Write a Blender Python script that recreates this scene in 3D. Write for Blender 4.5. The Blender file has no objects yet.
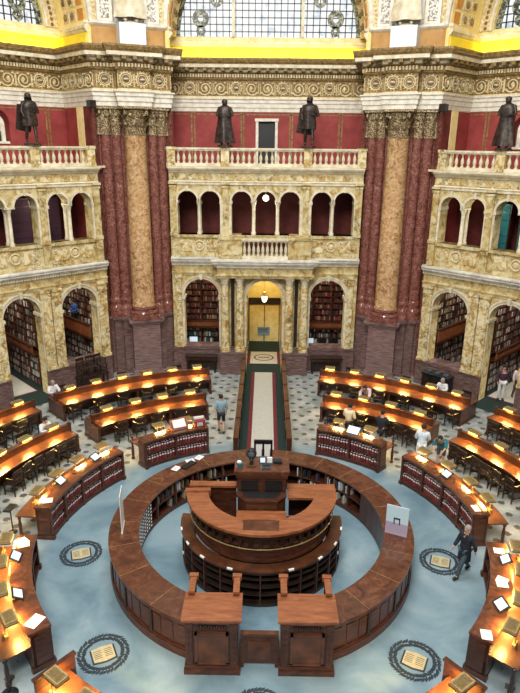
import bpy, bmesh, math, random
from math import sin, cos, pi, radians, sqrt, atan2, hypot
from mathutils import Vector, Matrix
random.seed(7)
C = bpy.context.scene.collection
scene = bpy.context.scene

# ---------------------------------------------------------------- camera
F_PX = 602.88
cam_d = bpy.data.cameras.new('camera'); cam = bpy.data.objects.new('camera', cam_d); C.objects.link(cam)
cam_d.sensor_fit = 'VERTICAL'; cam_d.sensor_height = 24.0; cam_d.lens = F_PX / 693.0 * 24.0
cam_d.clip_end = 300
_p, _r, _y = 0.32239, -0.01116, -0.00725
_fw = Vector((sin(_y) * cos(_p), cos(_y) * cos(_p), -sin(_p)))
_r0 = Vector((cos(_y), -sin(_y), 0)); _d0 = _fw.cross(_r0)
_rt = _r0 * cos(_r) + _d0 * sin(_r); _dn = _r0 * -sin(_r) + _d0 * cos(_r)
_up = -_dn; _bk = -_fw
cam.matrix_world = Matrix(((_rt.x, _up.x, _bk.x, 0.016), (_rt.y, _up.y, _bk.y, -15.14),
                           (_rt.z, _up.z, _bk.z, 11.5), (0, 0, 0, 1)))
scene.camera = cam

# ---------------------------------------------------------------- world, big lights, exposure
w = bpy.data.worlds.new('world'); scene.world = w; w.use_nodes = True
w.node_tree.nodes['Background'].inputs[0].default_value = (0.93, 0.97, 1.0, 1)
w.node_tree.nodes['Background'].inputs[1].default_value = 0.40

def area(name, loc, size, power, color, rot=(0, 0, 0), size_y=None, spread=None):
    l = bpy.data.lights.new(name, 'AREA'); l.energy = power; l.color = color; l.size = size
    if size_y: l.shape = 'RECTANGLE'; l.size_y = size_y
    if spread: l.spread = spread
    o = bpy.data.objects.new(name, l); o.location = loc; o.rotation_euler = rot; C.objects.link(o)
    return o
area('dome_daylight', (0, 1, 30), 10, 5000, (1.0, 0.98, 0.94))
area('rear_window_daylight', (-3, -17, 25), 8, 7000, (1.0, 0.95, 0.86), rot=(radians(62), 0, 0))
scene.view_settings.view_transform = 'Standard'; scene.view_settings.look = 'None'
scene.view_settings.exposure = 0.0; scene.view_settings.gamma = 1.0

# ---------------------------------------------------------------- materials
def new_mat(name):
    m = bpy.data.materials.new(name); m.use_nodes = True
    nt = m.node_tree; b = nt.nodes['Principled BSDF']
    return m, nt, b
def rgba(c): return (c[0], c[1], c[2], 1)
def ramp(nt, fac, stops, interp='LINEAR'):
    r = nt.nodes.new('ShaderNodeValToRGB'); r.color_ramp.interpolation = interp
    els = r.color_ramp.elements
    while len(els) < len(stops): els.new(0.5)
    for e, (p, c) in zip(els, stops): e.position = p; e.color = rgba(c)
    nt.links.new(fac, r.inputs[0]); return r.outputs[0]
def coords(nt, scale=(1, 1, 1)):
    tc = nt.nodes.new('ShaderNodeTexCoord'); mp = nt.nodes.new('ShaderNodeMapping')
    mp.inputs['Scale'].default_value = scale
    nt.links.new(tc.outputs['Object'], mp.inputs[0]); return mp.outputs[0]
def noise(nt, vec, scale, detail=4, dist=0, rough=.55):
    n = nt.nodes.new('ShaderNodeTexNoise'); n.inputs['Scale'].default_value = scale
    n.inputs['Detail'].default_value = detail; n.inputs['Distortion'].default_value = dist
    n.inputs['Roughness'].default_value = rough
    nt.links.new(vec, n.inputs['Vector']); return n.outputs[0]
def mixc(nt, fac, a, b, mode='MIX'):
    m = nt.nodes.new('ShaderNodeMix'); m.data_type = 'RGBA'; m.blend_type = mode
    for s, v in ((m.inputs[0], fac), (m.inputs[6], a), (m.inputs[7], b)):
        if hasattr(v, 'is_output'): nt.links.new(v, s)
        elif isinstance(v, (int, float)): s.default_value = v
        else: s.default_value = rgba(v)
    return m.outputs[2]
def math_(nt, op, a, b=None, c=None):
    m = nt.nodes.new('ShaderNodeMath'); m.operation = op
    for i, v in enumerate((a, b, c)):
        if v is None: continue
        if hasattr(v, 'is_output'): nt.links.new(v, m.inputs[i])
        else: m.inputs[i].default_value = v
    return m.outputs[0]
def bump(nt, b, h, strength=.3, dist=.02):
    n = nt.nodes.new('ShaderNodeBump'); n.inputs['Strength'].default_value = strength
    n.inputs['Distance'].default_value = dist
    nt.links.new(h, n.inputs['Height']); nt.links.new(n.outputs[0], b.inputs['Normal'])
def nmat(name, stops, scale=4, detail=5, dist=0, rough=.5, stretch=(1, 1, 1), bmp=0, metal=0, spec=None):
    m, nt, b = new_mat(name)
    v = coords(nt, stretch); n = noise(nt, v, scale, detail, dist)
    nt.links.new(ramp(nt, n, stops), b.inputs['Base Color'])
    b.inputs['Roughness'].default_value = rough; b.inputs['Metallic'].default_value = metal
    if spec is not None: b.inputs['Specular IOR Level'].default_value = spec
    if bmp: bump(nt, b, n, bmp)
    return m
def plain(name, c, rough=.5, metal=0, var=.12):
    d = tuple(x * (1 - var) for x in c); e = tuple(min(1, x * (1 + var)) for x in c)
    return nmat(name, [(.3, d), (.7, e)], 9, 3, 0, rough, metal=metal)
def emis(name, c, s):
    m, nt, b = new_mat(name)
    b.inputs['Base Color'].default_value = rgba(c); b.inputs['Emission Color'].default_value = rgba(c)
    b.inputs['Emission Strength'].default_value = s; return m
def marble(name, stops, vein, vscale, bscale, vwidth=.03, vamt=.8, rough=.35, stretch=(1, 1, 1)):
    m, nt, b = new_mat(name); v = coords(nt, stretch)
    base = ramp(nt, noise(nt, v, bscale, 6, 1.6, .62), stops)
    n = noise(nt, v, vscale, 5, 1.2, .6)
    d = math_(nt, 'ABSOLUTE', math_(nt, 'SUBTRACT', n, .5))
    f = math_(nt, 'MULTIPLY', math_(nt, 'SUBTRACT', 1, math_(nt, 'MINIMUM', math_(nt, 'DIVIDE', d, vwidth), 1)), vamt)
    gate = ramp(nt, noise(nt, v, vscale * .6, 3, 0), [(.42, (0, 0, 0)), (.6, (1, 1, 1))])
    f = math_(nt, 'MULTIPLY', f, gate)
    nt.links.new(mixc(nt, f, base, vein), b.inputs['Base Color'])
    b.inputs['Roughness'].default_value = rough; return m

M = {}
M['ymarble'] = marble('yellow siena marble', [(.30, (.22, .125, .03)), (.42, (.47, .33, .12)), (.53, (.62, .51, .26)), (.70, (.72, .65, .43))],
                      (.05, .035, .025), 2.1, 1.7, .028, .95)
M['ymarble2'] = marble('cream marble with dark veins', [(.30, (.28, .14, .03)), (.43, (.55, .38, .13)), (.54, (.73, .63, .38)), (.72, (.80, .74, .54))],
                      (.05, .04, .03), 3.4, 2.6, .05, .95)
M['bmarble2'] = nmat('mauve brown banded marble', [(.30, (.11, .065, .06)), (.5, (.22, .135, .125)), (.72, (.34, .235, .215))], 2.2, 6, .4, .4, (1, 1, 8))
M['cream'] = nmat('cream carved stone', [(.35, (.54, .46, .30)), (.65, (.78, .72, .55))], 3, 5, .4, .55)
M['white'] = nmat('white painted stone', [(.35, (.60, .55, .45)), (.65, (.80, .76, .66))], 4, 4, 0, .5)
M['ledge'] = nmat('pale grey marble ledge', [(.35, (.50, .48, .42)), (.65, (.80, .78, .70))], 3, 5, .6, .4)
M['rmarble'] = marble('dark red mottled marble', [(.30, (.07, .020, .014)), (.46, (.17, .055, .040)), (.60, (.29, .115, .085)), (.78, (.46, .27, .21))],
                      (.55, .42, .36), 5, 6, .02, .35, .16)
M['gold_col'] = marble('orange siena marble', [(.30, (.24, .10, .04)), (.44, (.50, .28, .12)), (.58, (.64, .42, .22)), (.76, (.80, .64, .44))],
                       (.14, .05, .03), 1.7, 3.6, .022, .95, .25)
M['bmarble'] = nmat('brown purple banded marble', [(.30, (.06, .033, .030)), (.5, (.155, .088, .080)), (.72, (.28, .185, .17))], 3, 6, .5, .35, (1, 1, 7))
M['cap'] = nmat('bronze gilt capital', [(.38, (.03, .018, .010)), (.50, (.20, .13, .06)), (.62, (.66, .52, .30))], 19, 3, .3, .5, bmp=.6)
M['gold'] = nmat('antique gold stucco', [(.35, (.13, .075, .022)), (.65, (.33, .215, .07))], 8, 4, .3, .6)
M['relief'] = nmat('pale gilded relief', [(.35, (.52, .40, .20)), (.65, (.80, .68, .42))], 10, 3, 0, .5)
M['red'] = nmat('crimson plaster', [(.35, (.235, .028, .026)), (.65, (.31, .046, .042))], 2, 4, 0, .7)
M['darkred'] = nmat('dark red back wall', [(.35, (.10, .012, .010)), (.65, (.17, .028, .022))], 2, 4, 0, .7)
M['yellow'] = nmat('yellow cove glow colour', [(.4, (.95, .72, .03)), (.6, (.98, .80, .05))], 2, 2, 0, .6)  # glow of the hidden cove lamps is put into this base yellow too
M['ypale'] = nmat('pale yellow stucco', [(.35, (.80, .62, .22)), (.65, (.90, .76, .40))], 4, 3, 0, .6)
M['ochre'] = nmat('ochre attic wall', [(.35, (.40, .20, .045)), (.65, (.52, .29, .09))], 2, 4, 0, .6)
M['orange'] = nmat('orange coffer', [(.35, (.55, .22, .03)), (.65, (.66, .31, .06))], 5, 3, 0, .6)
M['bluewhite'] = plain('white statue block', (.72, .75, .78), .6, 0, .05)
M['greyorn'] = nmat('grey ornamented band', [(.42, (.20, .17, .15)), (.55, (.74, .70, .62))], 11, 2, .5, .5)
M['bronze'] = nmat('dark bronze', [(.35, (.018, .013, .011)), (.65, (.07, .048, .036))], 9, 4, .3, .42, metal=.35)
M['wood'] = nmat('dark mahogany', [(.3, (.032, .011, .006)), (.55, (.075, .024, .012)), (.75, (.135, .047, .022))], 3.5, 5, .8, .32, (1.0, 1.0, 5))
M['woodtop'] = nmat('red brown polished top', [(.3, (.055, .018, .010)), (.55, (.115, .040, .020)), (.78, (.20, .082, .040))], 3.2, 6, 1.2, .18, (1, 1, 1))
M['woodlight'] = nmat('orange brown counter wood', [(.3, (.17, .052, .020)), (.55, (.28, .095, .038)), (.78, (.38, .15, .065))], 2.2, 6, .8, .3, (1, 5, 1))
M['deskwood'] = nmat('desk top wood', [(.3, (.045, .015, .007)), (.55, (.10, .034, .014)), (.78, (.17, .066, .027))], 2.5, 5, .6, .32, (1, 1, 1))
M['blackwood'] = nmat('black brown wood', [(.35, (.012, .007, .005)), (.65, (.035, .018, .012))], 5, 4, 0, .4)
M['black'] = plain('black', (.012, .012, .014), .35)
M['brass'] = nmat('brass', [(.35, (.55, .40, .16)), (.65, (.75, .60, .30))], 8, 2, 0, .3, metal=.8)
M['shade'] = nmat('tan lamp shade', [(.35, (.30, .20, .07)), (.65, (.46, .33, .14))], 12, 3, 0, .5)
M['bulb'] = emis('lamp tube', (1, .72, .25), 9)
M['globe'] = emis('lit white globe', (1, .93, .72), 5)
M['paper'] = plain('white paper', (.82, .82, .80), .7, 0, .04)
M['screen'] = emis('pale lit tablet page', (.62, .78, .90), .55)
M['signblue'] = plain('pale blue sign print', (.55, .72, .80), .4, 0, .03)
M['lavender'] = plain('lavender sign print', (.42, .36, .50), .4, 0, .03)
M['green'] = nmat('dark green carpet', [(.35, (.006, .020, .016)), (.65, (.012, .034, .026))], 30, 2, 0, .95)
M['redcarpet'] = nmat('wine red carpet', [(.35, (.13, .012, .020)), (.65, (.18, .022, .030))], 30, 2, 0, .95)
M['creamcarpet'] = nmat('cream carpet', [(.35, (.46, .45, .38)), (.65, (.58, .56, .48))], 20, 3, 0, .95)
M['wreath'] = plain('dark blue green wreath inlay', (.025, .035, .045), .8)
M['bookinlay'] = plain('tan open book inlay', (.50, .42, .24), .8)
M['glass'] = plain('dark cabinet glass', (.014, .012, .012), .12)
M['skin'] = plain('skin', (.55, .32, .22), .55, 0, .05)
M['skindark'] = plain('brown skin', (.25, .13, .085), .55, 0, .05)
for k, c in dict(c_white=(.72, .73, .76), c_tealgrey=(.22, .34, .42), c_black=(.012, .014, .022), c_navy=(.010, .013, .026),
                 c_slate=(.05, .075, .09), c_cream=(.75, .68, .48), c_pink=(.75, .58, .60), c_teal=(.01, .16, .19), c_brown=(.12, .05, .03),
                 c_ice=(.60, .72, .80), c_plum=(.06, .022, .045), c_blue=(.03, .10, .40), hair_dark=(.015, .010, .008), hair_grey=(.30, .27, .25),
                 c_crimson=(.22, .035, .038)).items():
    M[k] = plain(k.replace('c_', 'cloth ').replace('_', ' '), c, .8)

# floor with the 45 degree sector lattice of small leaf spots outside the inner desks
def floor_mat():
    m, nt, b = new_mat('blue grey floor with brown spots')
    tc = nt.nodes.new('ShaderNodeTexCoord'); sp = nt.nodes.new('ShaderNodeSeparateXYZ')
    nt.links.new(tc.outputs['Object'], sp.inputs[0]); X, Y = sp.outputs[0], sp.outputs[1]
    r = math_(nt, 'SQRT', math_(nt, 'ADD', math_(nt, 'MULTIPLY', X, X), math_(nt, 'MULTIPLY', Y, Y)))
    ang = math_(nt, 'ARCTAN2', X, Y)
    k = math_(nt, 'MULTIPLY', math_(nt, 'ROUND', math_(nt, 'DIVIDE', ang, pi / 4)), pi / 4)
    a = math_(nt, 'SUBTRACT', ang, k)
    u = math_(nt, 'DIVIDE', math_(nt, 'MULTIPLY', r, math_(nt, 'SINE', a)), .70)
    v = math_(nt, 'DIVIDE', math_(nt, 'MULTIPLY', r, math_(nt, 'COSINE', a)), .91)
    def spots(ou, ov):
        fu = math_(nt, 'SUBTRACT', math_(nt, 'FRACT', math_(nt, 'ADD', u, ou + 40)), .5)
        fv = math_(nt, 'SUBTRACT', math_(nt, 'FRACT', math_(nt, 'ADD', v, ov + 40)), .5)
        fu = math_(nt, 'MULTIPLY', fu, .70); fv = math_(nt, 'MULTIPLY', fv, .91)
        return math_(nt, 'SQRT', math_(nt, 'ADD', math_(nt, 'MULTIPLY', fu, fu), math_(nt, 'MULTIPLY', fv, fv)))
    d = math_(nt, 'MINIMUM', spots(0, 0), spots(.5, .5))
    vec = tc.outputs['Object']
    wob = math_(nt, 'MULTIPLY', math_(nt, 'SUBTRACT', noise(nt, vec, 16, 2, 0), .5), .16)
    inside = math_(nt, 'LESS_THAN', math_(nt, 'ADD', d, wob), .118)
    outer = math_(nt, 'GREATER_THAN', r, 7.0)
    f = math_(nt, 'MULTIPLY', math_(nt, 'MULTIPLY', inside, outer), .9)
    base_in = ramp(nt, noise(nt, vec, .55, 5, .5, .6), [(.35, (.12, .20, .255)), (.55, (.20, .30, .355)), (.7, (.28, .375, .42))])
    base_out = ramp(nt, noise(nt, vec, 1.3, 6, .5, .65), [(.35, (.20, .225, .22)), (.52, (.34, .37, .36)), (.68, (.50, .51, .47))])
    mid = ramp(nt, math_(nt, 'DIVIDE', r, 10), [(.62, (0, 0, 0)), (.78, (1, 1, 1))])
    base = mixc(nt, mid, base_in, base_out)
    nt.links.new(mixc(nt, f, base, (.055, .045, .035)), b.inputs['Base Color'])
    b.inputs['Roughness'].default_value = .42
    b.inputs['Specular IOR Level'].default_value = .35
    return m
M['floor'] = floor_mat()

def colattr_mat():
    m, nt, b = new_mat('assorted book cloth')
    a = nt.nodes.new('ShaderNodeAttribute'); a.attribute_name = 'Col'
    nt.links.new(a.outputs[0], b.inputs['Base Color']); b.inputs['Roughness'].default_value = .6
    return m
M['books'] = colattr_mat()
def window_mat():
    # daylight through pale leaded panes
    m, nt, b = new_mat('daylit window glass')
    v = coords(nt); n = noise(nt, v, 2.2, 4, .5)
    c = ramp(nt, n, [(.30, (.45, .55, .65)), (.42, (.80, .86, .90)), (.60, (1, 1, .98))])
    nt.links.new(c, b.inputs['Emission Color']); b.inputs['Emission Strength'].default_value = .95
    b.inputs['Base Color'].default_value = (.1, .1, .1, 1); return m
M['pane'] = window_mat()
M['stain'] = nmat('painted glass ornament', [(.4, (.02, .03, .03)), (.5, (.12, .13, .10)), (.6, (.38, .40, .30))], 9, 3, .6, .4)

# ---------------------------------------------------------------- mesh helpers
class MB:
    def __init__(s): s.v = []; s.f = []; s.c = []; s.col = None
    def add(s, vs, fs):
        o = len(s.v); s.v += [tuple(p) for p in vs]; s.f += [tuple(i + o for i in f) for f in fs]
        s.c += [s.col] * len(fs); return s
    def box(s, x0, x1, y0, y1, z0, z1, rot=0, at=(0, 0, 0)):
        P = [(x, y, z) for z in (z0, z1) for y in (y0, y1) for x in (x0, x1)]
        if rot: P = [(x * cos(rot) - y * sin(rot), x * sin(rot) + y * cos(rot), z) for x, y, z in P]
        P = [(x + at[0], y + at[1], z + at[2]) for x, y, z in P]
        return s.add(P, [(0, 2, 3, 1), (4, 5, 7, 6), (0, 1, 5, 4), (2, 6, 7, 3), (0, 4, 6, 2), (1, 3, 7, 5)])
    def prism(s, pts, z0, z1):
        n = len(pts)
        return s.add([(x, y, z0) for x, y in pts] + [(x, y, z1) for x, y in pts],
                     [tuple(range(n))[::-1], tuple(range(n, 2 * n))] + [(i, (i + 1) % n, n + (i + 1) % n, n + i) for i in range(n)])
    def xzprism(s, pts, y0, y1):
        n = len(pts)
        return s.add([(x, y0, z) for x, z in pts] + [(x, y1, z) for x, z in pts],
                     [tuple(range(n)), tuple(range(n, 2 * n))[::-1]] + [((i + 1) % n, i, n + i, n + (i + 1) % n) for i in range(n)])
    def lathe(s, prof, at=(0, 0, 0), n=12, sq=False):
        vs = []; k = len(prof)
        for r, z in prof:
            for i in range(n):
                a = 2 * pi * i / n + (pi / n if n == 4 else 0)
                q = r * (sqrt(2) if n == 4 else 1)
                vs.append((at[0] + q * cos(a), at[1] + q * sin(a), at[2] + z))
        fs = [(j * n + i, j * n + (i + 1) % n, (j + 1) * n + (i + 1) % n, (j + 1) * n + i) for j in range(k - 1) for i in range(n)]
        fs += [tuple(range(n))[::-1], tuple(range((k - 1) * n, k * n))]
        return s.add(vs, fs)
    def tube(s, pts, rad, n=6, closed=False):
        pts = [Vector(p) for p in pts]; k = len(pts)
        rad = rad if isinstance(rad, (list, tuple)) else [rad] * k
        vs = []; prev = None
        for i, p in enumerate(pts):
            a = pts[(i - 1) % k] if (closed or i > 0) else p; b = pts[(i + 1) % k] if (closed or i < k - 1) else p
            d = (b - a).normalized()
            if prev is None:
                u = d.cross(Vector((0, 0, 1)))
                if u.length < .01: u = d.cross(Vector((0, 1, 0)))
            else: u = prev - d * prev.dot(d)
            u.normalize(); prev = u; v = d.cross(u)
            vs += [p + (u * cos(2 * pi * j / n) + v * sin(2 * pi * j / n)) * rad[i] for j in range(n)]
        kk = k if closed else k - 1
        fs = [(i * n + j, i * n + (j + 1) % n, ((i + 1) % k) * n + (j + 1) % n, ((i + 1) % k) * n + j) for i in range(kk) for j in range(n)]
        if not closed: fs += [tuple(range(n))[::-1], tuple(range((k - 1) * n, k * n))]
        return s.add(vs, fs)
    def ball(s, c, rx, ry=None, rz=None, n=10, m=6):
        ry = ry or rx; rz = rz or rx; vs = [(c[0], c[1], c[2] + rz)]
        for j in range(1, m):
            t = pi * j / m
            for i in range(n): vs.append((c[0] + rx * sin(t) * cos(2 * pi * i / n), c[1] + ry * sin(t) * sin(2 * pi * i / n), c[2] + rz * cos(t)))
        vs.append((c[0], c[1], c[2] - rz)); L = len(vs) - 1
        fs = [(0, 1 + i, 1 + (i + 1) % n) for i in range(n)]
        for j in range(m - 2): fs += [(1 + j * n + i, 1 + (j + 1) * n + i, 1 + (j + 1) * n + (i + 1) % n, 1 + j * n + (i + 1) % n) for i in range(n)]
        fs += [(L, 1 + (m - 2) * n + (i + 1) % n, 1 + (m - 2) * n + i) for i in range(n)]
        return s.add(vs, fs)
    def arc(s, r0, r1, z0, z1, a0, a1, n=None, prof=None):
        # curved bar round the world axis, angles in degrees clockwise from +Y; prof overrides the section
        n = n or max(2, int(abs(a1 - a0) / 2.5)); prof = prof or [(r0, z0), (r1, z0), (r1, z1), (r0, z1)]
        k = len(prof); full = abs(a1 - a0) >= 359.9; vs = []; steps = n if full else n + 1
        for i in range(steps):
            a = radians(a0 + (a1 - a0) * i / n)
            vs += [(r * sin(a), r * cos(a), z) for r, z in prof]
        fs = []
        for i in range(n):
            j = (i + 1) % steps
            fs += [(i * k + q, j * k + q, j * k + (q + 1) % k, i * k + (q + 1) % k) for q in range(k)]
        if not full: fs += [tuple(range(k)), tuple(range(n * k, n * k + k))[::-1]]
        return s.add(vs, fs)
    def pbox(s, r0, r1, tw, z0, z1, deg, toff=0):
        # box in polar place: radial r0..r1, tangential width tw
        a = radians(deg)
        def P(r, t): return (r * sin(a) + t * cos(a), r * cos(a) - t * sin(a))
        q = [P(r0, toff - tw / 2), P(r0, toff + tw / 2), P(r1, toff + tw / 2), P(r1, toff - tw / 2)]
        return s.prism(q, z0, z1)
    def varc(s, cx, cz, R0, R1, y0, y1, t0=0, t1=pi, n=20):
        # arch ring in the xz plane
        vs = []
        for i in range(n + 1):
            t = t0 + (t1 - t0) * i / n
            for R in (R0, R1):
                for y in (y0, y1): vs.append((cx + R * cos(t), y, cz + R * sin(t)))
        fs = []
        for i in range(n):
            a, b = i * 4, (i + 1) * 4
            fs += [(a, b, b + 2, a + 2), (a + 2, b + 2, b + 3, a + 3), (a + 3, b + 3, b + 1, a + 1), (a + 1, b + 1, b, a)]
        fs += [(0, 2, 3, 1), (n * 4, n * 4 + 1, n * 4 + 3, n * 4 + 2)]
        return s.add(vs, fs)
    def sweep(s, path, prof, closed_prof=True):
        # path: plan points, travel with the room on the right hand; prof: (offset to the room, z)
        k = len(path); nrm = []
        P = [Vector(p) for p in path]
        for i in range(k):
            d1 = (P[i] - P[i - 1]).normalized() if i else None
            d2 = (P[i + 1] - P[i]).normalized() if i < k - 1 else None
            n1 = Vector((d1.y, -d1.x)) if d1 else None; n2 = Vector((d2.y, -d2.x)) if d2 else None
            if n1 is None: nrm.append(n2)
            elif n2 is None: nrm.append(n1)
            else:
                m = (n1 + n2); nrm.append(m / max(.2, (1 + n1.dot(n2))))
        q = len(prof); vs = []
        for p, n in zip(P, nrm):
            vs += [(p.x + n.x * o, p.y + n.y * o, z) for o, z in prof]
        rng = q if closed_prof else q - 1
        fs = [(i * q + j, (i + 1) * q + j, (i + 1) * q + (j + 1) % q, i * q + (j + 1) % q) for i in range(k - 1) for j in range(rng)]
        if closed_prof: fs += [tuple(range(q))[::-1], tuple(range((k - 1) * q, k * q))]
        return s.add(vs, fs)
    def build(s, name, mat, parent=None, smooth=False, loc=None, rotz=None, bevel=0):
        me = bpy.data.meshes.new(name); me.from_pydata(s.v, [], s.f)
        if any(c is not None for c in s.c):
            at = me.color_attributes.new('Col', 'FLOAT_COLOR', 'CORNER'); i = 0
            for f, c in zip(s.f, s.c):
                for _ in f: at.data[i].color = rgba(c or (.1, .1, .1)); i += 1
        bm = bmesh.new(); bm.from_mesh(me); bmesh.ops.recalc_face_normals(bm, faces=bm.faces); bm.to_mesh(me); bm.free()
        me.materials.append(mat if not isinstance(mat, str) else M[mat])
        if smooth:
            for p in me.polygons: p.use_smooth = True
            try: me.set_sharp_from_angle(angle=radians(40))
            except Exception: pass
        o = bpy.data.objects.new(name, me); C.objects.link(o)
        if parent: o.parent = parent
        if loc: o.location = loc
        if rotz is not None: o.rotation_euler = (0, 0, rotz)
        if bevel:
            b = o.modifiers.new('bevel', 'BEVEL'); b.width = bevel; b.segments = 1; b.limit_method = 'ANGLE'
        return o

def plate(name, outer, holes, y0, y1, mat, parent=None):
    """a slab in the xz plane with holes, between y0 and y1"""
    cu = bpy.data.curves.new(name, 'CURVE'); cu.dimensions = '2D'; cu.fill_mode = 'BOTH'; cu.extrude = (y1 - y0) / 2
    for poly in [outer] + holes:
        sp = cu.splines.new('POLY'); sp.points.add(len(poly) - 1)
        for p, (x, z) in zip(sp.points, poly): p.co = (x, z, 0, 1)
        sp.use_cyclic_u = True
    t = bpy.data.objects.new('tmp', cu); C.objects.link(t)
    dg = bpy.context.evaluated_depsgraph_get(); dg.update()
    me = bpy.data.meshes.new_from_object(t.evaluated_get(dg))
    bpy.data.objects.remove(t); bpy.data.curves.remove(cu)
    for v in me.vertices: v.co = Vector((v.co.x, (y0 + y1) / 2 - v.co.z, v.co.y))
    me.name = name; me.materials.clear(); me.materials.append(M[mat])
    o = bpy.data.objects.new(name, me); C.objects.link(o)
    if parent: o.parent = parent
    return o

def thing(name, label, cat, loc=(0, 0, 0), rotz=0, group=None):
    o = bpy.data.objects.new(name, None); C.objects.link(o); o.location = loc; o.rotation_euler = (0, 0, rotz)
    o.empty_display_size = .1
    return tag(o, label, cat, group)
def tag(o, label, cat, group=None):
    o['label'] = label; o['category'] = cat
    if group: o['group'] = group
    return o
def struct(o, label=None):
    o['kind'] = 'structure'
    if label: o['label'] = label
    return o
def dup(root, loc=None, rotz=None, label=None, group=None):
    r = root.copy(); C.objects.link(r)
    if loc is not None: r.location = loc
    if rotz is not None: r.rotation_euler = (0, 0, rotz)
    if label: r['label'] = label
    if group: r['group'] = group
    for ch in list(root.children):
        c = ch.copy(); C.objects.link(c); c.parent = r
        for g in list(ch.children):
            d = g.copy(); C.objects.link(d); d.parent = c
    return r
def pol(r, deg, z=0): a = radians(deg); return (r * sin(a), r * cos(a), z)
def face(deg): return -radians(deg)          # local +Y points away from the room's centre
SIDES = {'center': 0.0, 'left': pi / 4, 'right': -pi / 4}
def fpt(side, s, A, z=0):
    a = SIDES[side]; return (s * cos(a) - A * sin(a), s * sin(a) + A * cos(a), z)
def ppt(sg, t, r):                                    # point on a pier; sg -1 left, +1 right
    a = -sg * pi / 8; return (t * cos(a) - r * sin(a), t * sin(a) + r * cos(a))
WHERE = {'center': 'middle wall', 'left': 'left wall', 'right': 'right wall'}

# ================================================================ FLOOR AND WALL SHELL
struct(MB().prism([(30 * cos(radians(a)), 30 * sin(radians(a))) for a in range(0, 360, 15)], -.3, 0).build('floor', 'floor'))

def arch_pts(cx, hw, z0, zs, n=16):
    return [(cx - hw, z0)] + [(cx - hw * cos(pi * i / n), zs + hw * sin(pi * i / n)) for i in range(n + 1)] + [(cx + hw, z0)]
def arch_group(cs, hw, z0, zs, n=12):
    p = [(cs[0] - hw, z0)]
    for c in cs: p += [(c - hw * cos(pi * i / n), zs + hw * sin(pi * i / n)) for i in range(n + 1)]
    return p + [(cs[-1] + hw, z0)]
A0 = 15.4
SPEC = {
    'center': dict(low=[(-3.27, .91, 1.28, 4.03), (0, .95, -.05, 3.93), (3.27, .91, 1.28, 4.03)],
                   up=[(-3.88, -2.76), (-1.2, 0, 1.2), (2.76, 3.88)], uhw=.49),
    'left': dict(low=[(-2.83, .92, 1.28, 4.06), (0, .86, -.05, 4.06), (2.83, .92, 1.28, 4.06)],
                 up=[(-3.35, -2.2), (-.7, .7), (2.2, 3.35)], uhw=.50)}
CAPITAL_LEAF = None
def corinthian(r, h, z, at, mat, parent, n=12, name='capital', sq=1.25, leaves=8):
    """bell, two rows of curled leaves, corner volutes and a square abacus in one carved mesh"""
    b = MB()
    b.lathe([(r * 1.08, z), (r * 1.12, z + h * .05), (r * .95, z + h * .07), (r * .97, z + h * .45), (r * 1.12, z + h * .75), (r * 1.3, z + h * .88)], at, n)
    for row, (zz, hh, ln) in enumerate(((0.07, .36, .34), (.34, .42, .56))):
        for i in range(leaves):
            a = 2 * pi * (i + .5 * row) / leaves; c, s = cos(a), sin(a); wd = r * .30
            sec = [(r * .98, z + h * zz), (r * 1.10, z + h * (zz + hh * .6)), (r * (1.12 + ln), z + h * (zz + hh)), (r * (1.1 + ln), z + h * (zz + hh * .8))]
            vs = []
            for k, (q, q2) in enumerate(sec):
                ww = wd * (1, 1, .6, .3)[k]
                vs += [(at[0] + q * c - ww * s, at[1] + q * s + ww * c, at[2] + q2), (at[0] + q * c + ww * s, at[1] + q * s - ww * c, at[2] + q2)]
            b.add(vs, [(0, 1, 3, 2), (2, 3, 5, 4), (4, 5, 7, 6)])
    for i in range(4):
        a = pi / 4 + i * pi / 2
        b.ball((at[0] + r * 1.42 * cos(a), at[1] + r * 1.42 * sin(a), at[2] + z + h * .80), r * .20, r * .20, h * .12, 8, 5)
    b.lathe([(r * sq, z + h * .90), (r * sq * 1.08, z + h * .92), (r * sq * 1.08, z + h)], at, 4)
    return b.build(name, mat, parent)

def half_profile_base(r, z, h):
    return [(r * 1.34, z), (r * 1.34, z + h * .22), (r * 1.30, z + h * .25), (r * 1.36, z + h * .38), (r * 1.30, z + h * .52), (r * 1.12, z + h * .58),
            (r * 1.10, z + h * .68), (r * 1.20, z + h * .78), (r * 1.18, z + h * .9), (r * 1.02, z + h)]

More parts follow.
